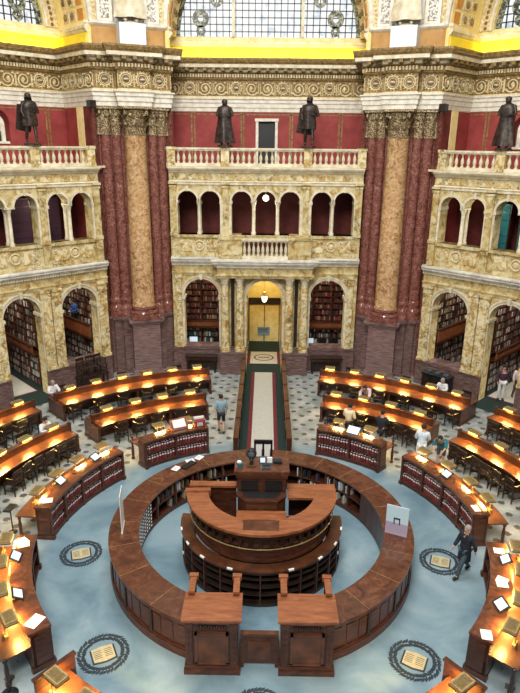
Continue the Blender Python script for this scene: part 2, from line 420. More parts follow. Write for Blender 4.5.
def facade(kind):
    """the two-storey marble arcade of one side of the octagon, in that side's own frame"""
    sp = SPEC[kind]; cen = kind == 'center'; HW = 4.76 if cen else 4.30
    holes = ([[(-1.1, 6.2), (-1.1, 6.98), (1.1, 6.98), (1.1, 6.2)]] if cen else []) + [arch_pts(c, hw, z0, zs) for c, hw, z0, zs in sp['low']] + [arch_group(g, sp['uhw'], 7.2, 8.85) for g in sp['up']]
    W = plate('wall_' + kind, [(-HW, -.3), (HW, -.3), (HW, 10.42), (-HW, 10.42)], holes, A0, A0 + .62, 'ymarble')
    struct(W)
    # brown marble dado between the openings
    b = MB(); c0, hw0 = sp['low'][1][:2]
    gaps = [(-HW - .03, -hw0 - .12), (hw0 + .12, HW + .03)]
    for x0, x1 in gaps:
        b.box(x0, x1, A0 - .10, A0 + .02, 0, 1.16); b.box(x0, x1, A0 - .15, A0 + .02, 1.16, 1.27); b.box(x0, x1, A0 - .16, A0 + .02, 0, .16)
    for s_ in (-1, 1): b.box(*sorted((s_ * (hw0 + .002), s_ * (hw0 + .12))), A0 - .15, A0 + .64, 0, 1.27)
    for cx, hw, z0, zs in (sp['low'][0], sp['low'][2]): b.box(cx - hw, cx + hw, A0 - .12, A0 + .7, 1.24, 1.30)
    b.build('dado', 'bmarble', W)
    # arch mouldings
    for cx, hw, z0, zs in sp['low']:
        b = MB(); b.varc(cx, zs, hw - .002, hw + .15, A0 - .06, A0 + .02); b.varc(cx, zs, hw + .12, hw + .185, A0 - .11, A0 + .02)
        for s_ in (-1, 1):
            x = cx + s_ * (hw + .10); b.box(x - .16, x + .16, A0 - .12, A0 + .64, zs - .16, zs - .02)
            b.box(*sorted((cx + s_ * (hw - .01), cx + s_ * (hw + .18))), A0 - .05, A0 + .02, 1.28, zs - .16)
        b.xzprism([(cx - .06, zs + hw - .02), (cx + .06, zs + hw - .02), (cx + .09, zs + hw + .26), (cx - .09, zs + hw + .26)], A0 - .18, A0)
        b.build('archivolt', 'cream', W)
    for g in sp['up']:
        for cx in g:
            b = MB(); b.varc(cx, 8.85, sp['uhw'] - .002, sp['uhw'] + .10, A0 - .06, A0 + .02, n=14)
            b.box(cx - .05, cx + .05, A0 - .10, A0, 8.85 + sp['uhw'] - .02, 9.6); b.build('archivolt', 'cream', W)
        h = sp['uhw']; mids = [(a + c) / 2 for a, c in zip(g, g[1:])]
        for x in mids:
            b = MB(); at = (x, A0 + .22, 0); wgap = (g[1] - g[0]) / 2 - h
            for yy in (.13, .50):
                a2 = (x, A0 + yy, 0)
                b.lathe([(.125, 7.2), (.125, 7.27), (.11, 7.33), (.088, 7.36), (.082, 8.5), (.075, 8.55)], a2, 10)
                b.lathe([(.085, 8.55), (.09, 8.62), (.13, 8.74), (.13, 8.79)], a2, 8)
            b.box(x - max(wgap + .03, .10), x + max(wgap + .03, .10), A0 - .03, A0 + .62, 8.79, 8.86)
            b.build('colonnette', 'cream', W, smooth=True)
        for x in (g[0] - h - .09, g[-1] + h + .09):
            b = MB(); b.box(x - .085, x + .085, A0 - .05, A0 + .02, 7.2, 8.72); b.box(x - .11, x + .13, A0 - .08, A0 + .62, 8.72, 8.86)
            b.build('jamb_pilaster', 'cream', W)
    # upper pilasters
    ups = [(sp['up'][0][-1] + sp['up'][1][0]) / 2, (sp['up'][1][-1] + sp['up'][2][0]) / 2, -HW + .19, HW - .19]
    for x in ups:
        wd = .15
        b = MB(); b.box(x - wd, x + wd, A0 - .13, A0 + .02, 7.15, 9.5); b.box(x - wd - .04, x + wd + .04, A0 - .16, A0, 7.15, 7.32)
        b.box(x - wd - .03, x + wd + .03, A0 - .17, A0, 9.5, 9.6); b.box(x - wd - .06, x + wd + .06, A0 - .2, A0, 9.66, 9.76)
        b.build('pilaster', 'ymarble', W)
    # string courses and cornices
    if cen: path = [(-4.76, A0), (-2.36, A0), (-2.36, 14.72), (2.36, 14.72), (2.36, A0), (4.76, A0)]
    else: path = [(-4.40, A0), (4.40, A0)]
    B_ = A0 + .01
    b = MB(); b.sweep(path, [(0, 5.13), (.05, 5.13), (.07, 5.24), (.12, 5.26), (.12, 5.31), (.02, 5.33), (.02, 5.66), (0, 5.66)])
    if cen: b.box(-2.36, 2.36, 14.72, A0 + .05, 5.13, 6.0)
    b.build('architrave', 'ymarble', W)
    b = MB(); b.sweep(path, [(0, 5.64), (.06, 5.66), (.08, 5.74), (.18, 5.80), (.20, 5.86), (.28, 5.88), (.28, 5.94), (.33, 6.0), (.33, 6.05), (0, 6.10)])
    if cen: b.box(-2.36, 2.36, 14.72, A0 + .05, 6.0, 6.09)
    b.build('cornice', 'ledge', W)
    b = MB()
    for i in range(len(path) - 1):
        p, q = Vector(path[i]), Vector(path[i + 1]); d = q - p; L = d.length; u = d.normalized(); nn = Vector((u.y, -u.x)); k = int(L / .12)
        for j in range(k):
            c = p + u * (j + .5) * L / k + nn * .13; b.box(-.032, .032, -.05, .05, 5.68, 5.76, atan2(u.y, u.x), (c.x, c.y, 0))
    b.build('dentil_row', 'cream', W)
    # parapet zone under the upper arcade
    b = MB(); pz0, pz1 = 6.1, 7.15
    if cen:
        for s_ in (-1, 1):
            b.box(*sorted((s_ * 2.36, s_ * 4.62)), A0 - .08, A0 + .02, pz0, pz0 + .14); b.box(*sorted((s_ * 2.36, s_ * 4.62)), A0 - .10, A0 + .62, 7.06, 7.2)
            b.box(*sorted((s_ * 1.14, s_ * 2.3)), 14.78, A0 + .05, pz0, 7.04); b.box(*sorted((s_ * 1.14, s_ * 2.34)), 14.72, A0 + .1, 7.04, 7.16)
            b.box(*sorted((s_ * 1.3, s_ * 2.15)), 14.74, 14.79, 6.3, 6.85)
        b.box(-1.2, 1.2, A0 - .02, A0 + .62, 7.0, 7.2)
    else:
        b.box(-HW, HW, A0 - .08, A0 + .02, pz0, pz0 + .14); b.box(-HW, HW, A0 - .10, A0 + .62, 7.06, 7.2)
        for x in (-4.1, -1.45, 1.45, 4.1): b.box(x - .17, x + .17, A0 - .14, A0, pz0, 7.1)
    b.build('parapet', 'ymarble', W)
    b = MB()
    xs = (-3.32, 3.32) if cen else (-2.83, 0, 2.83)
    for x in xs:
        for s_ in (-1, 1):
            x0, x1 = sorted((x + s_ * .38, x + s_ * 1.0)); b.box(x0, x1, A0 - .035, A0 + .01, 6.36, 6.94)
    b.build('parapet_panel', 'ymarble2', W)
    for x in xs:
        b = MB(); pts = [(x + .23 * cos(a), A0 - .03, 6.66 + .23 * sin(a)) for a in [2 * pi * i / 16 for i in range(16)]]
        b.tube(pts, .045, 6, True); b.ball((x, A0 - .02, 6.66), .15, .05, .15, 12, 6); b.build('roundel', 'relief', W)
    # upper frieze and gallery ledge
    gp = [(-HW, A0), (HW, A0)]
    b = MB(); b.sweep(gp, [(0, 9.62), (.06, 9.64), (.06, 9.74), (.10, 9.77), (.03, 9.82), (0, 9.82)]); b.build('architrave', 'cream', W)
    b = MB(); b.sweep(gp, [(0, 10.18), (.06, 10.2), (.12, 10.28), (.22, 10.32), (.28, 10.40), (.28, 10.46), (0, 10.5)]); b.build('cornice', 'cream', W)
    b = MB()
    for i in range(9): b.box(-4.22 + i * .95, -3.44 + i * .95, A0 - .02, A0 + .01, 9.86, 10.14)
    b.build('frieze_panel', 'ymarble2', W)
    # lower pilasters / columns
    if cen:
        for s_ in (-1, 1):
            b = MB(); x0, x1 = sorted((s_ * 1.0, s_ * 2.26)); b.box(x0, x1, 14.62, A0, 0, 1.1); b.box(x0 - .04, x1 + .04, 14.57, A0, 1.1, 1.21); b.box(x0 - .04, x1 + .04, 14.57, A0, 0, .14)
            b.build('pedestal', 'bmarble', W)
            for x in (1.26, 2.03):
                b = MB(); at = (s_ * x, 14.93, 0)
                b.lathe(half_profile_base(.205, 1.21, .26), at, 16); b.lathe([(.215, 1.45), (.215, 2.6), (.185, 4.66)], at, 16)
                o = b.build('column', 'ymarble2', W, smooth=True)
                corinthian(.165, .46, 4.66, at, 'cream', o, 10, leaves=6)
                b = MB(); b.box(s_ * x - .17, s_ * x + .17, A0 - .06, A0 + .01, 1.21, 5.12); b.build('pilaster', 'ymarble', W)
            b = MB(); x0, x1 = sorted((s_ * 1.56, s_ * 1.74)); b.box(x0, x1, A0 - .03, A0 + .01, 1.3, 5.0); b.build('dark_gap_strip', 'blackwood', W)  # dark strip painted in for the dark gap between the paired columns
    for x in ([-4.42, 4.42] if cen else [-1.64, -1.12, 1.12, 1.64, -4.03, 4.03]):
        wd = .14 if cen else .235
        b = MB(); b.box(x - wd, x + wd, A0 - .14, A0 + .01, 1.27, 4.86); b.box(x - wd - .03, x + wd + .03, A0 - .18, A0, 1.27, 1.42)
        b.box(x - wd - .02, x + wd + .02, A0 - .16, A0, 4.72, 4.78); b.box(x - wd - .05, x + wd + .05, A0 - .20, A0, 5.0, 5.13); b.box(x - wd, x + wd, A0 - .15, A0, 4.8, 5.0)
        b.build('pilaster', 'ymarble2', W)
    return W
W_C = facade('center')
W_L = facade('left'); W_L.rotation_euler = (0, 0, SIDES['left'])
W_R = dup(W_L, rotz=SIDES['right']); W_R.name = 'wall_right'

# ---------------------------------------------------------------- recessed crimson wall, lunette, vault behind each arcade
AR = 18.6
def disc_pts(cx, cz, R, n=40, a0=0, a1=pi): return [(cx + R * cos(a0 + (a1 - a0) * i / n), cz + R * sin(a0 + (a1 - a0) * i / n)) for i in range(n + 1)]
WIN = {'center': 4.72, 'left': 3.95, 'right': 3.95}
ZW = 16.62
winmesh = {}
for side in ('center', 'left', 'right'):
    rot = SIDES[side]; R = WIN[side]; WS = 5.22 if side == 'center' else 4.6
    holes = []
    ns = {'left': 1.15, 'right': -1.75}.get(side)
    if ns is None: holes.append([(-.46, 10.4), (-.46, 12.7), (.46, 12.7), (.46, 10.4)])
    else: holes.append(arch_pts(ns, .62, 11.45, 12.35, 10))
    low = plate('wall_gallery_' + side, [(-5.5, 10.3), (5.5, 10.3), (5.5, 13.3), (-5.5, 13.3)], holes, AR, AR + .4, 'red'); struct(low); low.rotation_euler = (0, 0, rot)
    # gilt panel lines on the crimson plaster
    b = MB()
    if ns is None: edges = [-3.95, -3.8, -1.34, -1.22, 1.22, 1.34, 3.8, 3.95]
    else: edges = [-3.3, -.2, 3.6, 3.75] if side == 'left' else [-3.75, -3.6, .2, 3.3]
    for x in edges: b.box(x - .035, x + .035, AR - .015, AR, 10.5, 13.1)
    b.box(-WS, WS, AR - .015, AR, 12.98, 13.03); b.build('panel_line', 'gold', low)
    # upper wall with the lunette opening
    up = plate('wall_lunette_' + side, [(-5.5, 15.3), (5.5, 15.3), (5.5, 22.2), (-5.5, 22.2)], [disc_pts(0, ZW, R)], AR, AR + .45, 'ypale'); struct(up); up.rotation_euler = (0, 0, rot)
    b = MB(); b.sweep([(-WS, AR), (WS, AR)], [(0, 16.18), (.05, 16.2), (.10, 16.28), (.16, 16.34), (.16, 16.44), (0, 16.48)])
    for s_ in (-1, 1):
        pth = [(-4.6, 15.9), (-WS, AR)] if s_ < 0 else [(WS, AR), (4.6, 15.9)]
        b.sweep(pth, [(0, 16.18), (.05, 16.2), (.10, 16.28), (.16, 16.34), (.16, 16.44), (0, 16.48)])
    b.build('window_ledge', 'cream', up)
    b = MB(); b.varc(0, ZW, R + .02, R + .12, AR - .12, AR + .01, n=48); b.build('window_arch_moulding', 'white', up)
    if side != 'center':
        b = MB(); b.varc(0, ZW, R + .12, 4.60, AR - .06, AR + .01, n=48); b.build('gilt_arch_band', 'relief', up)
        b = MB()
        for i in range(60):
            t = pi * (i + .5) / 60; b.ball(((R + .36) * cos(t), AR - .07, ZW + (R + .36) * sin(t)), .085, .05, .085, 6, 4)
        b.build('rosette_row', 'gold', up)
    # yellow cove between cornice and ledge
    b = MB(); b.box(-WS, WS, AR - .03, AR, 15.2, 16.18)
    for s_ in (-1, 1): b.prism([(s_ * 4.6, 16.0), (s_ * 4.57, 16.0), (s_ * (WS - .03), AR), (s_ * WS, AR)], 15.2, 16.18)
    b.build('cove_band', 'yellow', up)
    # flanking walls of the recess
    for s_ in (-1, 1):
        b = MB(); b.prism([(s_ * 4.6, 15.9), (s_ * 4.9, 15.9), (s_ * (WS + .3), AR + .4), (s_ * WS, AR)], 13.1, 16.7); o = b.build('flank_wall', 'ypale', up)
        b = MB(); b.prism([(s_ * 4.65, 16.1), (s_ * 4.95, 16.1), (s_ * (WS + .3), AR + .4), (s_ * WS, AR)], 6.5, 13.2); o = b.build('flank_wall', 'red', low)
        if side != 'center':
            b = MB(); b.box(*sorted((s_ * 4.54, s_ * 4.62)), 16.75, 17.35, 10.4, 13.12); b.build('flank_pilaster', 'ypale', low)
            b = MB(); b.box(*sorted((s_ * 4.57, s_ * 4.62)), 16.1, 16.75, 10.4, 13.12); b.build('flank_dark_panel', 'darkred', low)  # dark red panel beside the flank pilaster, towards the hall
    # barrel arch of the recess with coffers, and the front band
    b = MB(); b.varc(0, ZW, 4.62, 4.95, 15.95, AR, n=48); o = b.build('barrel_vault', 'ypale', up)
    b = MB(); cof = MB(); orn = MB(); fig = MB()
    for i in range(24):
        t0 = pi * (i + .12) / 24; t1 = pi * (i + .88) / 24
        cof.varc(0, ZW, 4.585, 4.63, 16.15, 16.62, t0, t1, 3); orn.varc(0, ZW, 4.575, 4.63, 16.80, 17.30, t0, t1, 3); orn.varc(0, ZW, 4.575, 4.63, 17.42, 17.92, t0, t1, 3)
        tm = (t0 + t1) / 2
        for yy in (17.05, 17.67): fig.ball((4.55 * cos(tm), yy, ZW + 4.55 * sin(tm)), .10, .12, .16, 6, 4)
    cof.build('coffer', 'orange', up); orn.build('soffit_panel', 'relief', up); fig.build('soffit_figure', 'gold', up)
    # pendentive wall in the arch's own plane
    pw = plate('wall_pendentive_' + side, [(-6.55, 16.5), (-4.66, 16.5)] + disc_pts(0, ZW, 4.66, 48)[::-1] + [(4.66, 16.5), (6.55, 16.5), (6.55, 22.2), (-6.55, 22.2)], [], 15.9, 16.1, 'cream'); struct(pw); pw.rotation_euler = (0, 0, rot)
    for r0, r1, mt, nm in ((4.64, 4.80, 'white', 'arch_edge_moulding'), (4.80, 5.12, 'relief', 'gilt_arch_band'), (5.12, 5.26, 'white', 'arch_fillet'), (5.30, 5.72, 'greyorn', 'grey_arch_band'), (5.72, 5.88, 'white', 'outer_arch_moulding')):
        b = MB(); dd = .05 if nm in ('gilt_arch_band', 'grey_arch_band') else .12
        b.varc(0, ZW, r0, r1, 15.9 - dd, 15.92, n=48); b.build(nm, mt, pw)
    b = MB()
    for i in range(90):
        t = pi * (i + .5) / 90; b.ball((4.96 * cos(t), 15.85, ZW + 4.96 * sin(t)), .06, .05, .06, 6, 4)
        if i % 2: b.ball((5.51 * cos(t), 15.85, ZW + 5.51 * sin(t)), .09, .04, .09, 6, 4)
    b.build('arch_rosette', 'relief', pw)
    # the lunette window: bright panes, dark leads, painted border
    wn = MB().xzprism(disc_pts(0, ZW, R + .05), AR + .30, AR + .33).build({'center': 'window_1', 'left': 'window_2', 'right': 'window_3'}[side], 'pane'); struct(wn); wn.rotation_euler = (0, 0, rot)
    b = MB(); k = int(R / .32)
    for i in range(-k, k + 1):
        x = i * R / (k + .5) ; h = sqrt(max(0, R * R - x * x)); th = .022
        b.box(x - th, x + th, AR + .24, AR + .30, ZW, ZW + h)
    for j in range(1, 15):
        z = j * .32; h = sqrt(max(0, R * R - z * z)); b.box(-h, h, AR + .24, AR + .30, ZW + z - .02, ZW + z + .02)
    b.build('window_leads', 'black', wn)
    b = MB()
    for x in (-R * .37, R * .37): b.box(x - .07, x + .07, AR + .10, AR + .30, ZW, ZW + sqrt(R * R - x * x))
    b.box(-R, R, AR + .1, AR + .3, ZW - .05, ZW + .05); b.build('window_mullion', 'cream', wn)
    b = MB(); b.varc(0, ZW, R - .26, R, AR + .22, AR + .30, n=48)
    for s_ in (-1, 1):
        for (dx, dz, rr) in ((.72, .9, .42), (.72, .35, .24), (.55, 1.7, .3)):
            b.varc(s_ * R * dx, ZW + dz, rr * .35, rr, AR + .22, AR + .28, 0, 2 * pi, 14)
    b.build('painted_border', 'stain', wn)
    # door or niche in the crimson wall
    if ns is None:
        d = struct(MB().box(-.46, .46, AR + .25, AR + .3, 10.4, 12.7).build('door_1', 'black'))
        b = MB()
        for s_ in (-1, 1): b.box(*sorted((s_ * .44, s_ * .58)), AR - .06, AR + .3, 10.4, 12.72)
        b.box(-.62, .62, AR - .08, AR + .3, 12.68, 12.82); b.build('door_frame', 'white', d)
    else:
        d = struct(MB().box(ns - .62, ns + .62, AR + .3, AR + .4, 11.4, 13.0).build('trim_niche', 'darkred')); d.rotation_euler = (0, 0, rot)
        b = MB(); b.varc(ns, 12.3, .24, .42, AR + .06, AR + .3, n=12)
        for s_ in (-1, 1): b.box(*sorted((ns + s_ * .24, ns + s_ * .42)), AR + .06, AR + .3, 11.5, 12.3)
        b.box(ns - .55, ns + .55, AR - .06, AR + .3, 11.44, 11.54); b.build('niche_frame', 'white', d)
        b = MB(); b.box(ns - .24, ns + .24, AR + .16, AR + .2, 11.54, 12.0); b.build('niche_opening', 'black', d)
        b = MB(); b.box(ns - .24, ns + .24, AR + .18, AR + .22, 12.0, 12.6); b.build('niche_tympanum', 'paper', d)
        b = MB(); b.varc(ns, 12.35, .62, .72, AR - .04, AR + .02, n=14); b.build('niche_moulding', 'red', d)
    # gallery floor behind the balustrade, and the storey below
    b = MB(); b.box(-4.9, 4.9, A0 + .6, AR + .1, 10.30, 10.42); b.box(-4.9, 4.9, A0 + .3, A0 + .62, 10.40, 10.5); o = struct(b.build('floor_gallery_' + side, 'cream')); o.rotation_euler = (0, 0, rot)
    b = MB(); b.box(-4.9, 4.9, A0 + .62, AR + .3, 5.96, 6.15); o = struct(b.build('floor_corridor_' + side, 'bmarble')); o.rotation_euler = (0, 0, rot)

# continuous entablature round recesses and piers
def PW(sg, pts): return [ppt(sg, t, r) for t, r in pts]
def FWp(side, pts): return [fpt(side, s, a)[:2] for s, a in pts]
PIERF = [(-.74, 16.27), (-.74, 15.86), (.74, 15.86), (.74, 16.27)]
path = FWp('left', [(-4.6, AR), (4.6, AR), (4.6, 15.72)]) + PW(-1, PIERF) + FWp('center', [(-4.6, 15.72), (-5.22, AR), (5.22, AR), (4.6, 15.72)]) + PW(1, PIERF) + FWp('right', [(-4.6, 15.72), (-4.6, AR), (4.6, AR)])
T = struct(MB().sweep(path, [(0, 13.12), (.04, 13.14), (.04, 13.32), (.09, 13.34), (.09, 13.54), (.14, 13.56), (.14, 13.70), (.20, 13.74), (.20, 13.80), (-.1, 13.82), (-.3, 13.82), (-.3, 13.12)]).build('trim_1', 'white'))
MB().sweep(path, [(.0, 13.82), (0, 14.66), (-.3, 14.66), (-.3, 13.82)]).build('frieze', 'gold', T)
MB().sweep(path, [(-.02, 13.80), (.05, 13.80), (.05, 13.87), (0, 13.89), (-.02, 13.89)]).build('frieze_bead', 'relief', T)
MB().sweep(path, [(-.3, 14.66), (.04, 14.64), (.10, 14.70), (.10, 14.74), (.06, 14.76), (.06, 14.94), (.18, 14.98), (.20, 15.02), (-.3, 15.02)]).build('bed_moulding', 'gold', T)
MB().sweep(path, [(-.3, 15.0), (.12, 15.02), (.16, 15.10), (.16, 15.20), (.50, 15.20), (.50, 15.36), (-.3, 15.36)]).build('corona', 'cream', T)
MB().sweep(path, [(-.3, 15.36), (.51, 15.36), (.54, 15.40), (.62, 15.56), (.62, 15.64), (-.3, 15.68)]).build('crown_moulding', 'gold', T)
den = MB(); mod = MB(); scr = MB(); ros = MB(); lett = MB(); acan = MB()
for i in range(len(path) - 1):
    p, q = Vector(path[i]), Vector(path[i + 1]); d = q - p; L = d.length
    if L < .05: continue
    u = d / L; nn = Vector((u.y, -u.x)); an = atan2(u.y, u.x)
    inner = i in (0, 1, 6, 7, 8, 13)
    k = max(2, int(L / .135))
    for j in range(k):
        c = p + u * (j + .5) * L / k + nn * .11; den.box(-.038, .038, -.06, .06, 14.77, 14.93, an, (c.x, c.y, 0))
    k = max(1, round(L / .46))
    for j in range(k):
        c = p + u * (j + .5) * L / k + nn * .32; mod.box(-.09, .09, -.17, .15, 15.05, 15.19, an, (c.x, c.y, 0)); mod.ball((c.x - nn.x * .08, c.y - nn.y * .08, 15.07), .08, .08, .07, 6, 4)
    k = max(2, int(L / .11))
    for j in range(k):
        c = p + u * (j + .5) * L / k + nn * .58; acan.ball((c.x, c.y, 15.47), .045, .045, .05, 5, 3)
    # frieze relief: spirals either side of roundels
    k = max(1, round(L / .78))
    if L < .5: continue
    for j in range(k):
        c = p + u * (j + .5) * L / k
        def at3(a, z, o): w_ = c + u * a + nn * o; return (w_.x, w_.y, z)
        if (L < 2 or j % 3 == 1):
            scr.tube([at3(.27 * cos(t), 14.27 + .27 * sin(t), .03) for t in [2 * pi * x / 16 for x in range(16)]], .035, 5, True)
            scr.tube([at3(.19 * cos(t), 14.27 + .19 * sin(t), .03) for t in [2 * pi * x / 12 for x in range(12)]], .02, 4, True)
            for aa in [2 * pi * x / 14 for x in range(14)]: scr.ball(at3(.33 * cos(aa), 14.27 + .33 * sin(aa), .02), .035, .035, .035, 5, 3)
            ros.ball(at3(0, 14.27, .02), .13, .13, .05, 8, 4)
        else:
            sg = 1 if j % 2 else -1
            scr.tube([at3(sg * (.03 + .30 * (x / 22)) * cos(.55 * x), 14.24 + (.03 + .30 * x / 22) * sin(.55 * x), .03) for x in range(23)], [.022 + .018 * x / 22 for x in range(23)], 5)
            for a_, z_ in ((.22, 14.52), (-.26, 14.5), (.30, 14.05), (-.30, 14.02)): scr.ball(at3(sg * a_, z_, .02), .07, .07, .05, 6, 3)
            scr.ball(at3(-.04 * sg, 14.26, .04), .07, .07, .13, 6, 4)
        for s_ in (-1, 1):
            if L > 1: scr.tube([at3(s_ * .36, 13.95 + .55 * x / 5, .02 + .01 * (x % 2)) for x in range(6)], .022, 4)
den.build('dentil_row', 'relief', T); mod.build('modillion_row', 'gold', T); scr.build('scrollwork', 'relief', T); ros.build('frieze_roundel', 'white', T); acan.build('leaf_course', 'gold', T)
# attic wall above the piers
for sg, nm in ((-1, 'left'), (1, 'right')):
    pth = ([fpt('left', 4.6, 16.1)[:2]] if sg < 0 else [fpt('center', 4.6, 16.1)[:2]]) + PW(sg, [(-1.55, 16.45), (1.55, 16.45)]) + ([fpt('center', -4.6, 16.1)[:2]] if sg < 0 else [fpt('right', -4.6, 16.1)[:2]])
    b = MB(); b.sweep(pth, [(0, 15.5), (0, 16.5), (-.3, 16.5), (-.3, 15.5)]); o = struct(b.build('wall_attic_' + nm, 'ochre'))
    MB().sweep(pth, [(0, 16.46), (.06, 16.5), (.12, 16.56), (.12, 16.66), (-.2, 16.7)]).build('attic_moulding', 'white', o)
    for t_ in (-1.05, 1.05):
        x, y = ppt(sg, t_, 16.5); b = MB(); b.box(-.34, .34, -.10, .5, 16.68, 22.0, -sg * pi / 8, (x, y, 0)); b.build('attic_pilaster', 'white', o)
        b = MB(); b.box(-.2, .2, -.13, 0, 16.8, 22.0, -sg * pi / 8, (x, y, 0)); b.build('attic_pilaster_panel', 'greyorn', o)
    x, y = ppt(sg, 0, 17.0); b = MB(); b.box(-.75, .75, -.02, .5, 16.68, 22.0, -sg * pi / 8, (x, y, 0)); b.build('niche_wall', 'bluewhite', o)
# hidden cove lamps on top of the cornice
for side in ('center', 'left', 'right'):
    l = area('cove_lamp_' + side, fpt(side, 0, AR - .42, 15.72), 8.8, 70, (1.0, .82, .25), size_y=.12)
    l.rotation_euler = (radians(130), 0, SIDES[side])

# ================================================================ PIERS
def pier(sg, label):
    root = thing('clustered_pier', label, 'pier', (*ppt(sg, 0, 16.3), 0), -sg * pi / 8, 'great clustered piers at the corners of the hall')
    # frame: local x = tangent, local -y = towards the hall, origin at r = 16.3
    b = MB(); b.box(-.78, .78, -.58, 1.2, 0, .22); b.box(-.70, .70, -.50, 1.2, .22, 2.68); b.box(-.76, .76, -.55, 1.2, 2.68, 2.78)
    b.box(-.84, .84, -.64, 1.2, 2.78, 2.86); b.box(-.90, .90, -.70, 1.2, 2.86, 3.0); b.box(-.58, .58, -.52, 0, .5, .53)
    b.build('pedestal', 'bmarble2', root)
    for s_ in (-1, 1):
        b = MB()
        for x0, x1, y in ((.68, 1.10, -.12), (1.06, 1.52, .05), (1.45, 1.9, .25)):
            a, c = sorted((s_ * x0, s_ * x1)); b.box(a, c, y, 1.4, 0, 2.86); b.box(a - .04, c + .04, y - .05, 1.4, 0, .2)
            b.box(a - .05, c + .05, y - .05, 1.4, 2.86, 2.94); b.box(a - .09, c + .09, y - .10, 1.4, 2.94, 3.08)
        b.build('side_pedestal', 'bmarble', root)
    b = MB(); b.prism([(-1.62, .42), (1.62, .42), (1.90, -.05), (2.35, 1.2), (-2.35, 1.2), (-1.90, -.05)], 3.0, 10.4); b.prism([(-1.62, .42), (1.62, .42), (1.80, .05), (2.05, .70), (-2.05, .70), (-1.80, .05)], 10.4, 13.1); b.box(-1.2, 1.2, .24, .6, 3.0, 13.1); b.prism([(-1.86, -.05), (-1.5, .5), (1.5, .5), (1.86, -.05), (2.3, 1.2), (-2.3, 1.2)], 0, 3.0); b.build('core', 'rmarble', root)
    # central gold column
    b = MB(); b.lathe([(.74, 3.0), (.74, 3.14)], (0, 0, 0), 4); b.lathe(half_profile_base(.55, 3.10, .52), (0, 0, 0), 28); b.build('column_base', 'rmarble', root, smooth=True)
    b = MB(); b.lathe([(.60, 3.62), (.565, 3.70), (.56, 4.2), (.56, 6.5), (.55, 8), (.50, 11.75), (.53, 11.8), (.53, 11.86)], (0, 0, 0), 32); b.build('gold_shaft', 'gold_col', root, smooth=True)['label'] = 'orange siena marble shaft'
    b = MB(); b.lathe([(.535, 7.86), (.54, 7.90), (.535, 7.94)], (0, 0, 0), 32)
    corinthian(.49, 1.24, 11.88, (0, 0, 0), 'cap', root, 20, 'capital', 1.38, 8)
    for s_ in (-1, 1):
        for x, y, r in ((.86, .17, .24), (1.33, .34, .27)):
            at = (s_ * x, y, 0)
            b = MB(); b.lathe(half_profile_base(r, 3.08, .98), at, 18); b.build('shaft_base', 'rmarble', root, smooth=True)
            b = MB(); b.lathe([(r * 1.03, 4.0), (r, 4.2), (r, 7.5), (r * .9, 11.8), (r * .95, 11.88)], at, 20); b.build('red_shaft', 'rmarble', root, smooth=True)
            corinthian(r * .95, 1.24, 11.88, at, 'cap', root, 12, 'capital', 1.35, 6)
        b = MB(); a, c = sorted((s_ * 1.3, s_ * 1.8)); b.box(a, c, .3, 1.5, 11.88, 12.0); b.box(a - .05, c + .05, .25, 1.5, 12.9, 13.12); b.box(a, c, .34, 1.5, 12.0, 12.9); b.build('flank_capital', 'cap', root)
    return root
PL = pier(-1, 'tall clustered pier of red shafts round an orange column, left of the middle arcade')
PR = dup(PL, (*ppt(1, 0, 16.3), 0), -pi / 8, 'tall clustered pier of red shafts round an orange column, right of the middle arcade')

# ================================================================ BALUSTRADES
def baluster_bm(h=.56, r=.075):
    b = MB(); b.lathe([(r, 0), (r, .05), (r * .6, .07), (r * .75, .12), (r * 1.1, .20), (r * .95, .30), (r * .45, .42), (r * .5, .46), (r * .7, .48), (r * .5, .50), (r, .52), (r, h)], (0, 0, 0), 8)
    return b
BAL = None
def balustrade(side, x0, x1, posts, label, z=10.50, y=A0 + .10, h=.86, sp=.26, group='gallery balustrades'):
    global BAL
    cx = (x0 + x1) / 2
    root = thing('balustrade', label, 'balustrade', fpt(side, cx, y, z), SIDES[side], group)
    L = (x1 - x0) / 2
    MB().box(-L, L, -.15, .15, 0, .14).build('plinth', 'cream', root)
    b = MB(); b.box(-L, L, -.13, .13, h - .14, h - .08); b.box(-L, L, -.17, .17, h - .08, h); b.build('handrail', 'cream', root)
    for p in posts:
        b = MB(); b.box(p - cx - .2, p - cx + .2, -.16, .16, .12, h - .1); b.box(p - cx - .23, p - cx + .23, -.20, .20, h - .1, h + .03); b.box(p - cx - .22, p - cx + .22, -.18, .18, 0, .16)
        b.box(p - cx - .12, p - cx + .12, -.18, -.1, .22, h - .2); b.build('post', 'ymarble2', root)
    ps = sorted([x0] + list(posts) + [x1])
    for a, c in zip(ps, ps[1:]):
        a2 = a + (.2 if a in posts else 0); c2 = c - (.2 if c in posts else 0); n = int((c2 - a2) / sp)
        for i in range(n):
            x = a2 + (i + .5) * (c2 - a2) / n
            if BAL is None: o = baluster_bm().build('baluster', 'cream', root, smooth=True); BAL = o
            else: o = BAL.copy(); C.objects.link(o); o.parent = root
            o.location = (x - cx, 0, .14); o.scale = (1, 1, (h - .28) / .56)
    return root
balustrade('center', -4.8, 4.8, [-4.62, -2.0, 2.02, 4.62], 'long cream marble balustrade in front of the crimson wall with the open door')
balustrade('left', -1.8, 4.22, [-.9, 1.36, 4.02], 'cream marble balustrade of the left gallery with one bronze statue')
balustrade('right', -4.22, 1.8, [-4.02, -1.3, .9], 'cream marble balustrade of the right gallery with one bronze statue')
o = balustrade('center', -1.14, 1.14, [], 'short balcony balustrade over the entrance arch', z=6.10, y=14.86, h=1.0, sp=.21, group='balcony balustrade')

